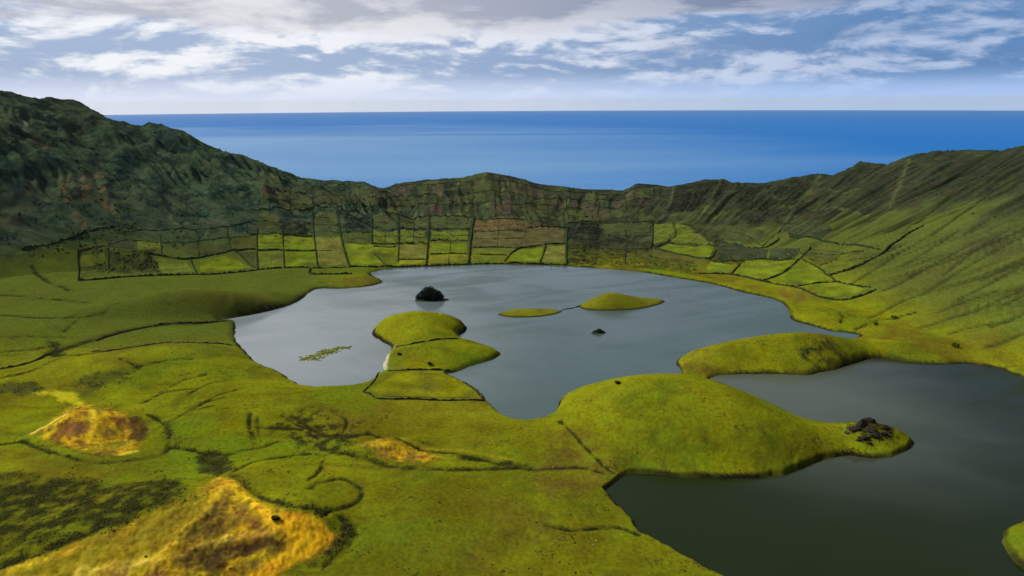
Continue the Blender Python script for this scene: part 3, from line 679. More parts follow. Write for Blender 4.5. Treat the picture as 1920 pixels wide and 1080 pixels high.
for k, (tone, px) in enumerate(FIELDS):
    P = ground.pts(px); per = []
    for a in range(len(P)):
        p, q = P[a], P[(a+1) % len(P)]; n = max(2, int(np.hypot(*(q-p))/8))
        for u in range(n): per.append(p+(q-p)*u/n)
    per = np.array(per); lo, hi = per.min(0), per.max(0)
    st = 7.0
    gx, gy = np.meshgrid(np.arange(lo[0], hi[0], st), np.arange(lo[1], hi[1], st)); gx, gy = gx.ravel(), gy.ravel()
    ok = inside(gx, gy, per) & (seg_dist(gx.astype(np.float32), gy.astype(np.float32), per, True) > 2.5)
    pts = [Vector(v) for v in per] + [Vector((u, v)) for u, v in zip(gx[ok], gy[ok])]
    ne = len(per); vv, _, ff = delaunay_2d_cdt(pts, [(u, (u+1) % ne) for u in range(ne)], [], 1, 1e-4)[:3]
    V = np.array([(v[0], v[1]) for v in vv]); z = ground.h(V[:, 0], V[:, 1])+0.45
    Fc = np.array([f for f in ff if len(f) == 3])
    if ((V[Fc[0, 1]]-V[Fc[0, 0]])[0]*(V[Fc[0, 2]]-V[Fc[0, 0]])[1] - (V[Fc[0, 1]]-V[Fc[0, 0]])[1]*(V[Fc[0, 2]]-V[Fc[0, 0]])[0]) < 0: Fc = Fc[:, ::-1]
    c = np.empty((len(V), 3), np.float32); c[:] = np.array(TONES[tone])*rng.uniform(0.88, 1.12)
    nn = fbm(V[:, 0], V[:, 1], 30, 3, 7+k)
    blend(c, (0.050, 0.056, 0.020), np.clip(0.9*nn, 0, 1)*0.8); c *= (1+0.45*fbm(V[:, 0], V[:, 1], 18, 2, 30+k))[:, None]
    mesh_np('field', np.column_stack([V, z]), Fc, M_land, np.clip(c, 0.004, 1), land)

# ------------------------------------------------------------------ hedges and dry stone walls
def hedge(kind, label, px, w=3.2, h=2.6, group='hedges and walls between the fields', flat=False):
    w, h = w*0.62, h*0.75
    P = plane_pts(px) if flat else ground.pts(px)
    P = catmull(P, 6, False) if len(P) > 2 else P
    L = np.concatenate([[0], np.cumsum(np.hypot(*np.diff(P, axis=0).T))]); n = max(3, int(L[-1]/2.5))
    u = np.linspace(0, L[-1], n); C_ = np.stack([np.interp(u, L, P[:, 0]), np.interp(u, L, P[:, 1])], 1)
    T = np.gradient(C_, axis=0); T /= np.maximum(np.hypot(T[:, 0], T[:, 1]), 1e-6)[:, None]; Nn = np.stack([-T[:, 1], T[:, 0]], 1)
    off = np.array([-0.5, -0.46, -0.22, 0.22, 0.46, 0.5])*w; hgt = np.array([-0.15, 0.62, 1.0, 1.0, 0.62, -0.15])*h
    jw = 1+0.35*rng.standard_normal((n, 6)).clip(-1.5, 1.5)*0.6; jh = 1+0.45*rng.standard_normal((n, 1)).clip(-1.6, 1.6)+0.10*rng.standard_normal((n, 6))
    XY = C_[:, None, :] + Nn[:, None, :]*(off*jw)[:, :, None]
    base = np.zeros((n, 1)) if flat else ground.h(C_[:, 0], C_[:, 1])[:, None]
    V = np.concatenate([XY, (base+hgt*jh)[:, :, None]], 2).reshape(-1, 3)
    i, j = np.meshgrid(np.arange(n-1), np.arange(5), indexing='ij')
    Fc = np.stack([i*6+j, (i+1)*6+j, (i+1)*6+j+1, i*6+j+1], -1).reshape(-1, 4)
    c0 = np.array((0.021, 0.034, 0.013) if kind == 'hedge' else (0.028, 0.026, 0.021))
    c = np.clip(c0*(1+0.35*rng.standard_normal((len(V), 1))), 0.004, 1)
    tag(mesh_np(kind, V, Fc[:, ::-1], M_leaf if kind == 'hedge' else M_rock, c), label, 'hedge' if kind == 'hedge' else 'wall', group)
HL = [
 ('long hedge below the left-hand fields, between them and the grassy hump', [(147,527),(233,520),(300,517),(367,515),(433,512),(482,507)], 5, 3.4),
 ('hedge stepping around the flat pasture behind the grassy spit', [(482,507),(530,503),(580,503),(584,514),(660,514)], 4, 3),
 ('hedge on the far lake shore, left of the tall uphill hedge', [(584,503),(655,501),(700,501),(722,499),(760,500),(799,498)], 4, 2.6),
 ('hedge on the far lake shore below the pale middle fields', [(801,498),(840,497),(900,495),(943,494)], 4, 2.6),
 ('hedge on the far lake shore between the middle fields and the dark scrub', [(950,493),(1012,495),(1062,497)], 4, 2.6),
 ('short uphill hedge closing the left-hand fields beside the bare valley', [(146,468),(147,500),(147,526)], 4, 3),
 ('curved wall of shrubs climbing from the valley onto the left mountain foot', [(40,468),(95,458),(140,445),(215,426)], 5, 3.5),
 ('wavy hedge above the bright left-hand field', [(275,475),(310,481),(350,486),(400,478),(440,470),(480,468)], 5, 3.2),
 ('short slanting hedge dividing the two lower left-hand fields', [(356,487),(362,498),(369,513)], 3.5, 2.4),
 ('slanting hedge at the right end of the bright left-hand field', [(440,471),(460,488),(484,506)], 4.5, 2.6),
 ('uphill hedge first from the left behind the spit', [(482,430),(482,470),(483,506)], 4, 2.6),
 ('uphill hedge second from the left behind the spit', [(530,445),(532,475),(533,502)], 3, 2.2),
 ('uphill hedge third from the left behind the spit', [(585,395),(589,445),(596,502)], 4, 2.6),
 ('bending uphill hedge fourth from the left behind the spit', [(632,390),(637,430),(643,460),(656,500)], 4, 2.6),
 ('short uphill hedge right of the left dark scrub squares', [(697,398),(697,430),(697,458)], 4, 2.6),
 ('uphill hedge left of the pale square field', [(747,402),(748,450),(746,491)], 3.2, 2.4),
 ('tall straight uphill hedge left of the two stacked bright fields', [(805,405),(803,450),(799,498)], 6, 3.4),
 ('tall straight uphill hedge right of the two stacked bright fields', [(889,408),(884,440),(881,465),(879,494)], 7, 3.4),
 ('uphill hedge beside the black scrub field', [(1064,428),(1062,460),(1062,496)], 5, 3),
 ('leaning uphill hedge inside the bright fields left of the black scrub', [(1023,461),(1018,478),(1012,494)], 3.2, 2.4),
 ('uphill hedge left of the curved bright fields', [(1223,416),(1224,440),(1220,466)], 4, 2.8),
 ('level hedge below the steep ground at left, highest of its tier', [(470,393),(530,391),(585,392),(627,390),(690,388)], 4, 3),
 ('level hedge under the notch of the rim above the middle fields', [(690,403),(750,403),(805,405),(888,407)], 4.5, 3),
 ('level hedge above the reddish field', [(892,411),(940,411),(988,412)], 4, 2.8),
 ('level hedge through the middle left fields, second row from the top', [(697,429),(748,429),(803,430)], 3.2, 2.4),
 ('level hedge between the two upper fields of the enclosed middle column', [(806,430),(845,430),(882,430)], 3, 2.2),
 ('level hedge above the pale square field', [(697,457),(748,457),(803,456)], 3.6, 2.4),
 ('level hedge above the brighter of the two stacked fields', [(806,453),(845,452),(882,452)], 4.5, 2.8),
 ('short level hedge crossing the large bright field', [(700,463),(742,463)], 3, 2.2),
 ('short hedge along the foot of the pale square field', [(746,487),(797,487)], 3, 2),
 ('level hedge between the two stacked bright fields', [(806,477),(840,476),(878,477)], 3.5, 2.4),
 ('level hedge below the brown fields', [(883,465),(930,464),(972,466)], 3.5, 2.4),
 ('level hedge above the lowest green strip right of the uphill hedges', [(883,478),(920,478),(951,479)], 3.2, 2.2),
 ('curved hedge above the two bright fields beside the black scrub', [(946,491),(958,476),(978,465),(1020,459),(1060,457)], 4.5, 2.8),
 ('level hedge between the reddish and the brown field', [(888,434),(940,433),(986,434)], 3.2, 2.4),
 ('dark level hedge above the brown field by the black scrub', [(988,427),(1030,426),(1066,426)], 4.5, 3),
 ('level hedge across the left fields, upper row', [(470,438),(530,440),(585,442)], 3.2, 2.4),
 ('level hedge across the left fields, lower row', [(482,470),(530,470),(592,470)], 3.2, 2.4),
 ('slanting hedge cutting the corner of the large bright field', [(701,476),(712,487),(723,497)], 3.6, 2.4),
 ('level hedge above the mottled scrub right of the black field', [(1066,418),(1120,416),(1170,417),(1222,416)], 5, 3),
 ('curved hedge between the two upper fields of the right-hand knoll', [(1263,418),(1266,440),(1254,454),(1228,464)], 3.5, 2.4),
 ('hedge crossing the right-hand knoll of bright fields', [(1255,456),(1300,458),(1342,462)], 3, 2.2),
 ('hedge along the lower edge of the bright lens-shaped field', [(1228,466),(1255,473),(1290,480),(1330,485),(1343,470)], 4.5, 2.8),
 ('slanting hedge over the shoulder above the bright lens-shaped field', [(1290,420),(1320,440),(1345,462)], 4.5, 3),
 ('long curved hedge between the right-hand shore and the bright fields', [(1311,513),(1370,515),(1427,527),(1497,540),(1540,558),(1580,563),(1615,555),(1642,543)], 4.5, 2.6),
 ('short hedge between the two small bright fields above the right shore', [(1386,496),(1378,506),(1370,515)], 4, 2.6),
 ('curved hedge running uphill between the two largest right-hand fields', [(1427,527),(1463,515),(1486,498),(1507,478),(1520,465)], 4.5, 2.8),
 ('hedge above the right-hand bright fields below dark scrub', [(1330,488),(1385,489),(1440,486),(1490,486)], 5, 3),
 ('short hedge between the last two bright fields towards the right slope', [(1497,537),(1535,531),(1570,529)], 3, 2.2),
 ('hedge down the right flank of the largest right-hand field', [(1500,486),(1532,501),(1568,529)], 3.5, 2.4),
 ('hedge above the vivid green last field on the right', [(1570,529),(1600,535),(1632,539)], 4, 2.6),
 ('long hedge sweeping up the right slope from the bright fields', [(1553,517),(1593,505),(1633,487),(1663,467),(1690,447),(1730,425)], 5, 3),
 ('dark hedge crossing the scrub high above the right-hand fields', [(1480,445),(1540,452),(1600,460),(1650,468)], 5, 3.2),
 ('hedge between the scrub and the terraces on the far right wall', [(1345,450),(1390,462),(1430,465),(1460,450)], 4.5, 3),
]
def up_pts(x, t0, t1, bot): ry = rim_y(x); return [(x+_r.uniform(-7, 7), ry+(bot-ry)*t0), (x+_r.uniform(-4, 4), ry+(bot-ry)*(t0+t1)/2), (x, ry+(bot-ry)*t1)]
ORD = ['first', 'second', 'third', 'fourth', 'fifth', 'sixth', 'seventh', 'eighth', 'ninth', 'tenth', 'eleventh', 'twelfth', 'thirteenth', 'fourteenth', 'fifteenth', 'sixteenth']
for k, x in enumerate([505, 545, 585, 640, 672, 722, 760, 805, 845, 888, 930, 988, 1064, 1120, 1172, 1222]):
    HL.append(('thin hedge climbing the upper far wall, %s from the left' % ORD[k], up_pts(x, 0.12, 0.95, 404), 2.6, 2.2))
for lab, t in (('thin level hedge close under the far rim', 0.15), ('thin level hedge halfway up the far wall', 0.435), ('thin level hedge two thirds down the far wall', 0.695)):
    HL.append((lab, [(x, rim_y(x)+(404-rim_y(x))*t+_r.uniform(-3, 3)) for x in range(500, 1235, 35)], 2.6, 2.2))
for what, xa, xb, ys in (('the plots beside the left dark squares', 700, 745, (416, 443)), ('the plots left of the tall straight hedge', 751, 801, (417, 444)), ('the enclosed middle column', 809, 883, (419, 441)),
                         ('the brown plots', 892, 982, (423, 448)), ('the bright plots at the left end', 485, 529, (416, 455)), ('the tall pale strip of plots', 592, 634, (421, 470)), ('the plots between the left dark squares', 590, 640, (408, 435))):
    for nm, y in zip(('upper', 'lower'), ys): HL.append(('thin level hedge splitting %s, %s of two' % (what, nm), [(xa, y), ((xa+xb)/2, y+0.6), (xb, y)], 2.0, 1.6))
for lab, px in (('thin upright hedge inside the plots right of the left dark squares', [(722,405),(722,430),(722,456)]), ('thin upright hedge inside the plots left of the tall straight hedge', [(776,406),(776,430),(775,456)]),
                ('thin upright hedge in the top plot of the enclosed middle column', [(838,408),(838,429)]), ('thin upright hedge in the middle of the brown plots', [(935,413),(934,440),(932,463)]),
                ('thin upright hedge in the lowest yellow plot by the far shore', [(842,479),(841,494)]), ('thin upright hedge in the bright plot above the lowest yellow one', [(845,455),(844,476)]),
                ('thin upright hedge by the left end of the far left plots', [(205,452),(203,480),(203,514)]), ('thin upright hedge above the wavy left-hand hedge, left one', [(300,440),(302,462),(303,480)]),
                ('thin upright hedge above the wavy left-hand hedge, right one', [(372,445),(372,465),(373,482)]), ('thin level hedge on the foot of the left mountain above the plots', [(150,470),(205,460),(255,452),(340,455),(430,447),(482,440)]),
                ('thin hedge slanting over the lower foot of the left mountain', [(215,428),(280,432),(350,430),(420,425),(475,415)]), ('thin upright hedge at the foot of the left mountain beside the first uphill hedge', [(425,425),(428,450),(436,470)]),
                ('thin level hedge across the mottled plots right of the black scrub, upper', [(1125,440),(1170,442),(1220,441)]), ('thin level hedge across the mottled plots right of the black scrub, lower', [(1125,466),(1170,468),(1216,467)]),
                ('thin upright hedge in the mottled plots right of the black scrub', [(1172,419),(1173,445),(1172,496)]), ('thin slanting hedge on the scrubby slope right of the curved bright fields', [(1345,428),(1392,440),(1430,462)]),
                ('thin slanting hedge climbing towards the right rim from the scrub', [(1430,462),(1465,430),(1500,405)]), ('thin hedge across the foot of the right rim slope', [(1500,475),(1560,478),(1620,470)])):
    HL.append((lab, px, 2.0, 1.6))
for lab, px, w, h in HL: hedge('hedge', lab, px, w*0.85, h*0.9)
WL = [
 ('straight dark wall across the base of the peninsula neck', [(681,735),(697,741),(712,748),(800,750),(909,752)], 1.8, 1.7),
 ('short dark wall on the left edge of the neck field, by the sand', [(682,734),(702,714),(713,698)], 1.6, 1.5),
 ('dark wall between the neck field and the middle lobe of the peninsula', [(728,696),(770,694),(815,694),(852,697)], 1.6, 1.6),
 ('slanting wall on the right edge of the neck field, by the water', [(868,717),(888,730),(905,749)], 1.5, 1.5),
 ('wall across the waist between the round lobe and the middle lobe', [(742,652),(770,646),(810,639),(860,636)], 1.6, 1.5),
 ('curved dark wall over the left pasture, ending at the lake', [(170,660),(240,653),(300,644),(370,643),(436,648)], 1.8, 1.5),
 ('dark wall along the old channel bank, left of the lake tip', [(180,640),(235,623),(300,609),(370,606),(420,602)], 2.2, 2.0),
 ('dark wall along the left edge of the picture below the channel', [(0,692),(50,682),(93,664)], 2.0, 1.8),
]
for lab, px, w, h in WL: hedge('drystone_dyke', lab, px, w, h, 'dark stone walls on the pastures')

# ------------------------------------------------------------------ islands
def dome(name, px, h, peak, tint, label, seed, extra=()):
    P = catmull(plane_pts(px), 5); n = len(P); c0 = plane_pts([peak])[0]; rings = 16; V = []; 
    u = np.linspace(1.0, 0.0, rings+1)[:-1]
    for s_ in u:
        Q = c0+(P-c0)*s_; t = 1-s_
        z = -0.6 + 1.5*sstep(0, 0.10, np.full(n, t)) + h*(np.sin(np.clip(t*1.05, 0, 1)*np.pi/2)**1.5)
        z = z + (0.05+0.9*t)*0.5*fbm(Q[:, 0], Q[:, 1], 9, 3, seed)
        for (ex, ey, er, eh) in extra:
            e0 = plane_pts([(ex, ey)])[0]; z = z + eh*np.exp(-((Q[:, 0]-e0[0])**2+(Q[:, 1]-e0[1])**2)/er**2)*sstep(0.02, 0.3, t)
        V.append(np.column_stack([Q, z]))
    V = np.concatenate(V+[np.array([[c0[0], c0[1], V[-1][:, 2].mean()]])]).astype(np.float32)
    Fc = []
    for r_ in range(rings-1):
        for a in range(n):
            b = (a+1) % n; Fc += [(r_*n+a, r_*n+b, (r_+1)*n+b), (r_*n+a, (r_+1)*n+b, (r_+1)*n+a)]
    top = rings*n
    for a in range(n): Fc.append(((rings-1)*n+a, (rings-1)*n+(a+1) % n, top))
    Fc = np.array(Fc); q = V[Fc[0]]
    if np.cross(q[1]-q[0], q[2]-q[0])[2] < 0: Fc = Fc[:, ::-1]
    c = np.empty((len(V), 3), np.float32); c[:] = tint
    blend(c, (0.10, 0.072, 0.014), np.clip(1.1*fbm(V[:, 0], V[:, 1], 22, 3, seed+3), 0, 1)*0.6)
    blend(c, (0.026, 0.020, 0.010), sstep(1.5, 0.7, V[:, 2])*0.85)
    o = mesh_np(name, V, Fc, M_land, c)
    return tag(o, label, 'island', 'islands in the lake') if label else o
dome('grassy_island', [(1083,574),(1098,581),(1144,583),(1197,580),(1232,573),(1249,566),(1240,561),(1195,559),(1140,560),(1105,564)], 8, (1150,571), (0.125, 0.135, 0.007),
     'domed grassy island with a long low right end, farthest right in the lake', 5, [(1143,571,26,6)])
dome('grassy_island', [(932,590),(958,595),(1010,594),(1048,588),(1053,583),(1030,580),(985,579),(948,583)], 3.0, (990,587), (0.125, 0.135, 0.008),
     'flat elongated grassy island joined by a thin spit to the domed one', 9)
hedge('stone_spit', 'thin dark line of stones linking the flat and the domed grassy islands', [(1050,584),(1062,579),(1072,578),(1086,574)], 2.2, 0.9, None, True)
sp = bpy.data.objects['stone_spit']; sp['category'] = 'spit'

# leafy masses: many small leaf faces spread through lumpy crowns
def leaf_mass(name, lobes, n, size, tint, parent=None, seed=1):
    r_ = np.random.default_rng(seed); vol = np.array([l[3]*l[4]*l[5] for l in lobes])**0.66; idx = r_.choice(len(lobes), n, p=vol/vol.sum())
    L = np.array(lobes)[idx]; d = r_.standard_normal((n, 3)); d /= np.linalg.norm(d, axis=1)[:, None]
    rad = r_.uniform(0.72, 1.06, n)[:, None]; ctr = L[:, :3]+d*L[:, 3:6]*rad; ctr[:, 2] = np.maximum(ctr[:, 2], L[:, 2].min()*0+0.15)
    a = np.cross(d, r_.standard_normal((n, 3))); a /= np.linalg.norm(a, axis=1)[:, None]; b = np.cross(d, a)+d*r_.uniform(-0.6, 0.6, (n, 1))
    s_ = (size*r_.uniform(0.5, 1.3, n))[:, None]
    V = np.stack([ctr-a*s_, ctr+b*s_*0.8, ctr+a*s_, ctr-b*s_*0.8], 1).reshape(-1, 3)
    Fc = np.arange(4*n).reshape(n, 4); c = np.repeat(np.array(tint)*r_.uniform(0.5, 1.5, (n, 1)), 4, 0)
    return mesh_np(name, V, Fc, M_leaf, c, parent, False)
def wooded(px_c, lobes, base, label, tint, n, leaf, seed):
    c = plane_pts([px_c])[0]; root = empty('wooded_islet', (c[0], c[1], 0)); tag(root, label, 'islet', 'wooded islets in the lake')
    m = np.linspace(0, 2*np.pi, 33)[:-1]; V = []; rr = 1+0.14*np.sin(3*m+seed)+0.08*np.sin(5*m)
    for s_, z in ((1.0, -0.5), (0.96, 0.5), (0.75, 1.1), (0.4, 1.5), (0.02, 1.7)):
        V.append(np.column_stack([np.sin(m)*base[0]*s_*rr, np.cos(m)*base[1]*s_*rr, np.full(32, z)]))
    V = np.concatenate(V); Fc = []
    for k in range(4):
        for a in range(32): Fc.append((k*32+a, (k+1)*32+a, (k+1)*32+(a+1) % 32, k*32+(a+1) % 32))
    cc = np.empty((len(V), 3), np.float32); cc[:] = (0.045, 0.048, 0.014); cc[V[:, 2] < 0.8] = (0.02, 0.018, 0.012)
    mesh_np('shore', V, np.array(Fc), M_land, cc, root)
    for k, (x, y, z, a, b, h) in enumerate(lobes):        # stems under each crown
        t = np.linspace(0, 2*np.pi, 7)[:-1]; Vs = np.concatenate([np.column_stack([x*0.8+np.cos(t)*0.35, y*0.8+np.sin(t)*0.35, np.full(6, 0.3)]), np.column_stack([x+np.cos(t)*0.14, y+np.sin(t)*0.14, np.full(6, z)])])
        mesh_np('trunk', Vs, np.array([(i_, (i_+1) % 6, 6+(i_+1) % 6, 6+i_) for i_ in range(6)]), M_rock, np.tile((0.04, 0.03, 0.02), (12, 1)), root)
    leaf_mass('crown', lobes, n, leaf, tint, root, seed)
wooded((806,562), [(-3,2,8,10,8,8.5), (5,0,7.5,8,7,7.5), (-10,0,5,7,6,6), (-2,-3,6,9,5,6), (11,1,6,5,5,6.5), (15,0,3.5,4,4,4.2), (-15,0,3,4,4,3.6), (1,4,11,6,5,6), (7,-4,4,7,4,4)],
       (21, 9), 'round islet covered in dark evergreen bushes, nearest the far shore', (0.0075, 0.011, 0.009), 5200, 0.8, 3)
wooded((1122,624), [(0,0,2.2,3.6,2.6,2.4), (-4,0,1.2,2.6,2,1.4), (4,0,1.3,2.6,2,1.6), (1.5,0,3.2,2,1.8,1.5)],
       (8, 3.6), 'tiny dark bushy islet alone in the open middle of the lake', (0.014, 0.026, 0.011), 900, 0.5, 8)
I1 = np.array([(math.cos(a*1.2566+o)*rr, math.sin(a*1.2566+o)*rr, zz) for rr, zz, o in ((1.0, -0.3, 0), (0.78, 0.5, 0.6)) for a in range(5)]+[(0, 0, 1.0)])
F1 = np.array([t for a in range(5) for t in ((a, (a+1) % 5, 5+a), ((a+1) % 5, 5+(a+1) % 5, 5+a), (5+a, 5+(a+1) % 5, 10))])
# bed of water plants in the left arm of the lake
def reed_bed():
    line = [(572,672),(585,668),(592,674),(598,666),(603,660),(612,658),(620,660),(625,655),(634,655),(640,652),(648,651),(590,671),(580,671),(615,662),(607,664)]
    P = plane_pts(line); V = []; Fc = []; Cc = []; r_ = np.random.default_rng(4); n = 0
    for (x, y) in P:
        for _ in range(17):                                # low matted cushions of plants
            a = r_.normal(0, 1, 2)*(3.4, 2.2); q = I1*(1+0.3*r_.standard_normal((11, 1)).clip(-1, 1))*np.array([r_.uniform(0.9, 2.4), r_.uniform(0.8, 1.8), r_.uniform(0.3, 0.6)])
            V.append(q+np.array([x+a[0], y+a[1], 0.0])); Fc.append(F1+n); n += 11; Cc.append(np.tile(np.array((0.115, 0.130, 0.016))*r_.uniform(0.5, 1.3), (11, 1)))
    V = np.concatenate(V); Fc = np.concatenate(Fc); Cc = np.concatenate(Cc)
    tag(mesh_np('reed_bed', V, np.array(Fc), M_leaf, np.array(Cc), smooth=False), 'ragged strip of green reeds standing in the left arm of the lake', 'reeds', kind='stuff')
reed_bed()

# ------------------------------------------------------------------ rocks and single bushes
def ico(sub):
    bm = bmesh.new(); bmesh.ops.create_icosphere(bm, subdivisions=sub, radius=1.0)
    V = np.array([v.co[:] for v in bm.verts]); Fc = np.array([[v.index for v in f.verts] for f in bm.faces]); bm.free(); return V, Fc
I2, F2 = ico(2); I3, F3 = ico(3)
def rock_mesh(name, c, size, seed, tint, parent=None):
    r_ = np.random.default_rng(seed); V = I3.copy()
    for _ in range(26):                                   # chop flat faces
        n = r_.standard_normal(3); n /= np.linalg.norm(n); d = r_.uniform(0.38, 0.78); k = np.maximum(V@n-d, 0); V -= k[:, None]*n
    V *= 1+0.10*gnoise(V[:, 0]*3+seed, V[:, 1]*3+V[:, 2]*2, seed)[:, None]
    V = V*np.array(size)+np.array(c); cc = np.array(tint)*(1+0.3*gnoise(V[:, 0]/1.3, V[:, 2]/0.8+V[:, 1]/1.3, seed+3))[:, None]
    return mesh_np(name, V, F3, M_rock, np.clip(cc, 0.004, 1), parent, False)
kp = ground.hit(1630, 812)
oc_root = empty('rock_outcrop', (kp[0], kp[1], float(ground.h(*kp)))); tag(oc_root, 'craggy dark rock outcrop on the knob at the end of the near hill', 'rocks')
for k, (px, sz) in enumerate([((1600,806), (4.2,3,2.2)), ((1614,797), (5,3.2,2.8)), ((1628,793), (5.5,3,2.8)), ((1645,793), (5.2,3,3.0)), ((1657,802), (4.2,3,2.4)), ((1632,806), (4.5,2.4,1.8)),
                               ((1622,822), (4.6,2.6,1.8)), ((1640,818), (5,2.6,2.2)), ((1655,813), (3.6,2.4,1.7)), ((1588,812), (2.4,1.8,1.2)), ((1610,826), (2.6,1.6,1.1)), ((1630,832), (3,1.6,1.1)), ((1667,812), (2.2,1.6,1.0))]):
    q = ground.hit(*px); z = float(ground.h(*q))
    sz = (1.45*sz[0], 1.35*sz[1], 1.75*sz[2])
    rock_mesh('rock', (q[0]-kp[0], q[1]-kp[1], z+sz[2]*0.02-oc_root.location.z), sz, 20+k, (0.024, 0.020, 0.014) if k != 9 else (0.05, 0.05, 0.052), oc_root)
def bush(px, r, label, tint=(0.012, 0.018, 0.008), seed=1):
    q = ground.hit(*px); z = float(ground.h(*q)); root = empty('bush', (q[0], q[1], z)); tag(root, label, 'bush', 'single bushes on the grass')
    t = np.linspace(0, 2*np.pi, 7)[:-1]
    Vs = np.concatenate([np.column_stack([np.cos(t)*0.25, np.sin(t)*0.25, np.full(6, -0.4)]), np.column_stack([np.cos(t)*0.1, np.sin(t)*0.1, np.full(6, r*0.6)])])
    mesh_np('stem', Vs, np.array([(i_, (i_+1) % 6, 6+(i_+1) % 6, 6+i_) for i_ in range(6)]), M_rock, np.tile((0.03, 0.025, 0.02), (12, 1)), root)
    leaf_mass('crown', [(0,0,r*0.55,r,r*0.8,r*0.6), (r*0.6,0,r*0.4,r*0.6,r*0.5,r*0.45), (-r*0.5,0.2,r*0.7,r*0.55,r*0.5,r*0.5)], 420, 0.32, tint, root, seed)
bush((1158,720), 2.2, 'tiny dark bush on the skyline of the near hill, against the lake', seed=1)
bush((1676,598), 4.2, 'dark bush on the lower right slope above the inlet', seed=2)
bush((1642,609), 2.2, 'smaller bush left of the dark bush above the inlet', (0.03, 0.035, 0.012), 6)
bush((1791,651), 4.0, 'dark bush alone on the grassy isthmus between the lakes', seed=3)
bush((749,666), 2.2, 'dark bush at the left end of the middle peninsula lobe', (0.03, 0.03, 0.01), 4)
bush((806,684), 2.4, 'dark bush above the wall on the middle peninsula lobe', (0.03, 0.035, 0.01), 5)
bush((1183,551), 2.6, 'dark bush on the shoulder of the domed island', (0.025, 0.03, 0.012), 9)
o_ = bpy.data.objects
for k, (px, r) in enumerate([((517,976), 2.4)]):
    bush(px, r, 'round dark bush in a hollow on the orange scoria mound', (0.010, 0.013, 0.012), 12)
STONES = ['small pale stone, topmost of the four lying on the grass by the near lake', 'small pale stone, lowest of the four lying on the grass by the near lake', 'small pale stone, rightmost of the four lying on the grass by the near lake', 'small pale stone, leftmost of the four lying on the grass by the near lake', 'pale stone just above the ditch at the near lake shore', 'pale stone just below the ditch at the near lake shore']
for k, px in enumerate([(1108,1010), (1112,1022), (1118,1014), (1104,1018), (1166,987), (1165,1003)]):
    q = ground.hit(*px)
    tag(rock_mesh('stone', (q[0], q[1], float(ground.h(*q))+0.15), (0.55, 0.45, 0.4), 60+k, (0.5, 0.5, 0.44)), STONES[k], 'stone', 'pale stones by the near lake')

# ------------------------------------------------------------------ scrub nobody could count
def scrub():
    dd = np.gradient(dist); da = np.gradient(az); area = (np.outer(dd*dist, da)).ravel()
    ditch = np.zeros(len(fx_), np.float32)
    for m, d in GORGE:
        if d == 0.9: ditch = np.maximum(ditch, m)
    near = heath*0.9+bog*0.8+mounds_edge*1.2+clump*1.2+ditch*1.0+rushes*0.6+knob*2.2+bog2*0.5+bog3*0.5+oc*np.clip(-N2-0.1, 0, 1)*0.9
    near = near*np.clip(0.4+1.5*N2, 0, 1)*(S > 3) + sstep(5.5, 3, S)*(S > 1.2)*np.clip(1.2*N1+0.5*N2-0.05, 0, 1)*0.8 + np.clip(1.6*N5+0.9*N2-0.60, 0, 1)*0.22*(S > 5)*(TT < 0)*(1-oc)
    far = (LEFT*0.30+scrub_f*1.3+mid*0.22*sstep(0.25, 0.6, TT)+RIGHT*0.10*sstep(0.45, 0.8, TT))*np.clip(0.35+1.3*N1, 0, 1)*sstep(0.04, 0.2, TT+0.3*scrub_f)*(TT < 1.01)
    vis = (np.abs(AA.ravel()) < 0.76)
    outV, outF, outC = [], [], []; base = 0
    for wgt, n, lo, hi, tint in ((near, 30000, 0.25, 0.75, (0.036, 0.041, 0.007)), (far, 15000, 0.9, 2.6, None)):
        p = wgt*area*vis; p = p/p.sum(); idx = rng.choice(len(p), n, p=p)
        ii, jj = idx//NA, idx % NA
        x = fx_[idx]+rng.normal(0, 1, n)*dd[ii]*0.5; y = fy_[idx]+rng.normal(0, 1, n)*dd[ii]*0.5
        z = ground.h(x, y); r_ = rng.uniform(lo, hi, n)*rng.uniform(0.6, 1.0, n)
        V = I1[None]*(1+0.25*rng.standard_normal((n, len(I1), 1)).clip(-1.5, 1.5))*r_[:, None, None]*np.stack([np.ones(n), np.ones(n), rng.uniform(0.35, 0.65, n)], 1)[:, None, :]
        V = V+np.stack([x, y, z+r_*0.12], 1)[:, None, :]
        outV.append(V.reshape(-1, 3)); outF.append((F1[None]+(np.arange(n)*len(I1))[:, None, None]).reshape(-1, 3)+base); base += n*len(I1)
        c = (np.array(tint) if tint else C[idx]*0.8)*rng.uniform(0.5, 1.5, (n, 1))*np.stack([rng.uniform(0.8, 1.4, n), np.ones(n), np.ones(n)], 1)
        outC.append(np.repeat(c, len(I1), 0))
    tag(mesh_np('scrub', np.concatenate(outV), np.concatenate(outF), M_leaf, np.concatenate(outC)), 'dark low scrub and rushes over heath, ditches and crater walls', 'scrub', kind='stuff')
scrub()

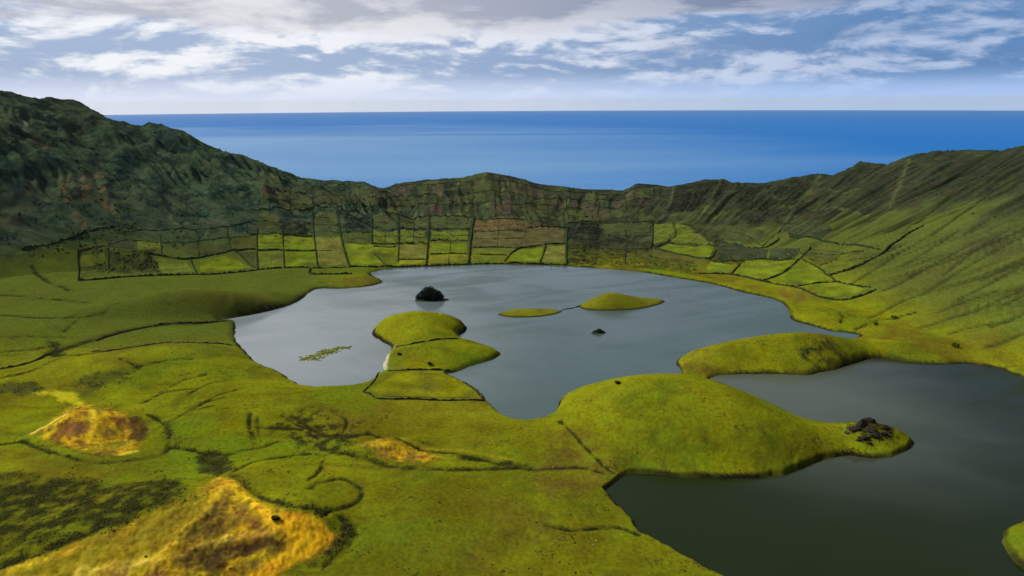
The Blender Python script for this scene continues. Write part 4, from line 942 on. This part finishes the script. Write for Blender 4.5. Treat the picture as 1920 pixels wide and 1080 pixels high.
def tussocks():
    n = 70000; dd = np.gradient(dist); da = np.gradient(az); area = np.outer(dd*dist, da).ravel()
    p = area*(np.abs(AA.ravel()) < 0.75)*(S > 4)*(DD.ravel() < 900)*np.clip(0.25+1.2*N1+1.0*N4, 0.05, 1)*(1-0.7*oc)*np.clip(700/DD.ravel(), 0, 2)**2; p /= p.sum()
    idx = rng.choice(len(p), n, p=p); ii = idx//NA
    x = fx_[idx]+rng.normal(0, 1, n)*dd[ii]*0.6; y = fy_[idx]+rng.normal(0, 1, n)*dd[ii]*0.6; z = ground.h(x, y); r_ = rng.uniform(0.2, 0.5, n)
    t = np.arange(4)*np.pi/2; ringv = np.stack([np.cos(t), np.sin(t), np.full(4, -0.25)], 1); tv = np.concatenate([ringv, [[0, 0, 0.55]]])
    V = tv[None]*(1+0.3*rng.standard_normal((n, 5, 1)).clip(-1.5, 1.5))*r_[:, None, None]+np.stack([x, y, z], 1)[:, None, :]
    Fc = (np.array([(0, 1, 4), (1, 2, 4), (2, 3, 4), (3, 0, 4)])[None]+(np.arange(n)*5)[:, None, None]).reshape(-1, 3)
    c = C[idx]*rng.uniform(0.72, 1.25, (n, 1))*np.stack([rng.uniform(0.9, 1.25, n), np.ones(n), np.ones(n)], 1)
    tag(mesh_np('grass', V.reshape(-1, 3), Fc, M_land, np.repeat(np.clip(c, 0.003, 0.8), 5, 0)), 'olive green grass tussocks all over the near pastures', 'grass', kind='stuff')
tussocks()

# ------------------------------------------------------------------ air
def haze():
    me = bpy.data.meshes.new('haze'); x0, x1, y0, y1, z0, z1 = -106000, 106000, -106000, 106000, -1310, 345
    me.from_pydata([(x, y, z) for x in (x0, x1) for y in (y0, y1) for z in (z0, z1)], [], [(0, 1, 3, 2), (4, 6, 7, 5), (0, 4, 5, 1), (2, 3, 7, 6), (0, 2, 6, 4), (1, 5, 7, 3)])
    m = bpy.data.materials.new('haze_air'); m.use_nodes = True; t = m.node_tree; t.nodes.clear()
    v = t.nodes.new('ShaderNodeVolumePrincipled'); o = t.nodes.new('ShaderNodeOutputMaterial')
    v.inputs['Color'].default_value = (0.86, 0.94, 1.0, 1); v.inputs['Density'].default_value = HAZE; v.inputs['Anisotropy'].default_value = 0.2
    t.links.new(v.outputs[0], o.inputs['Volume']); me.materials.append(m); me.update()
    tag(link(bpy.data.objects.new('haze', me)), 'pale blue air between the crater, the sea and the sky', 'haze', kind='stuff')
HAZE = 4.5e-6
haze()
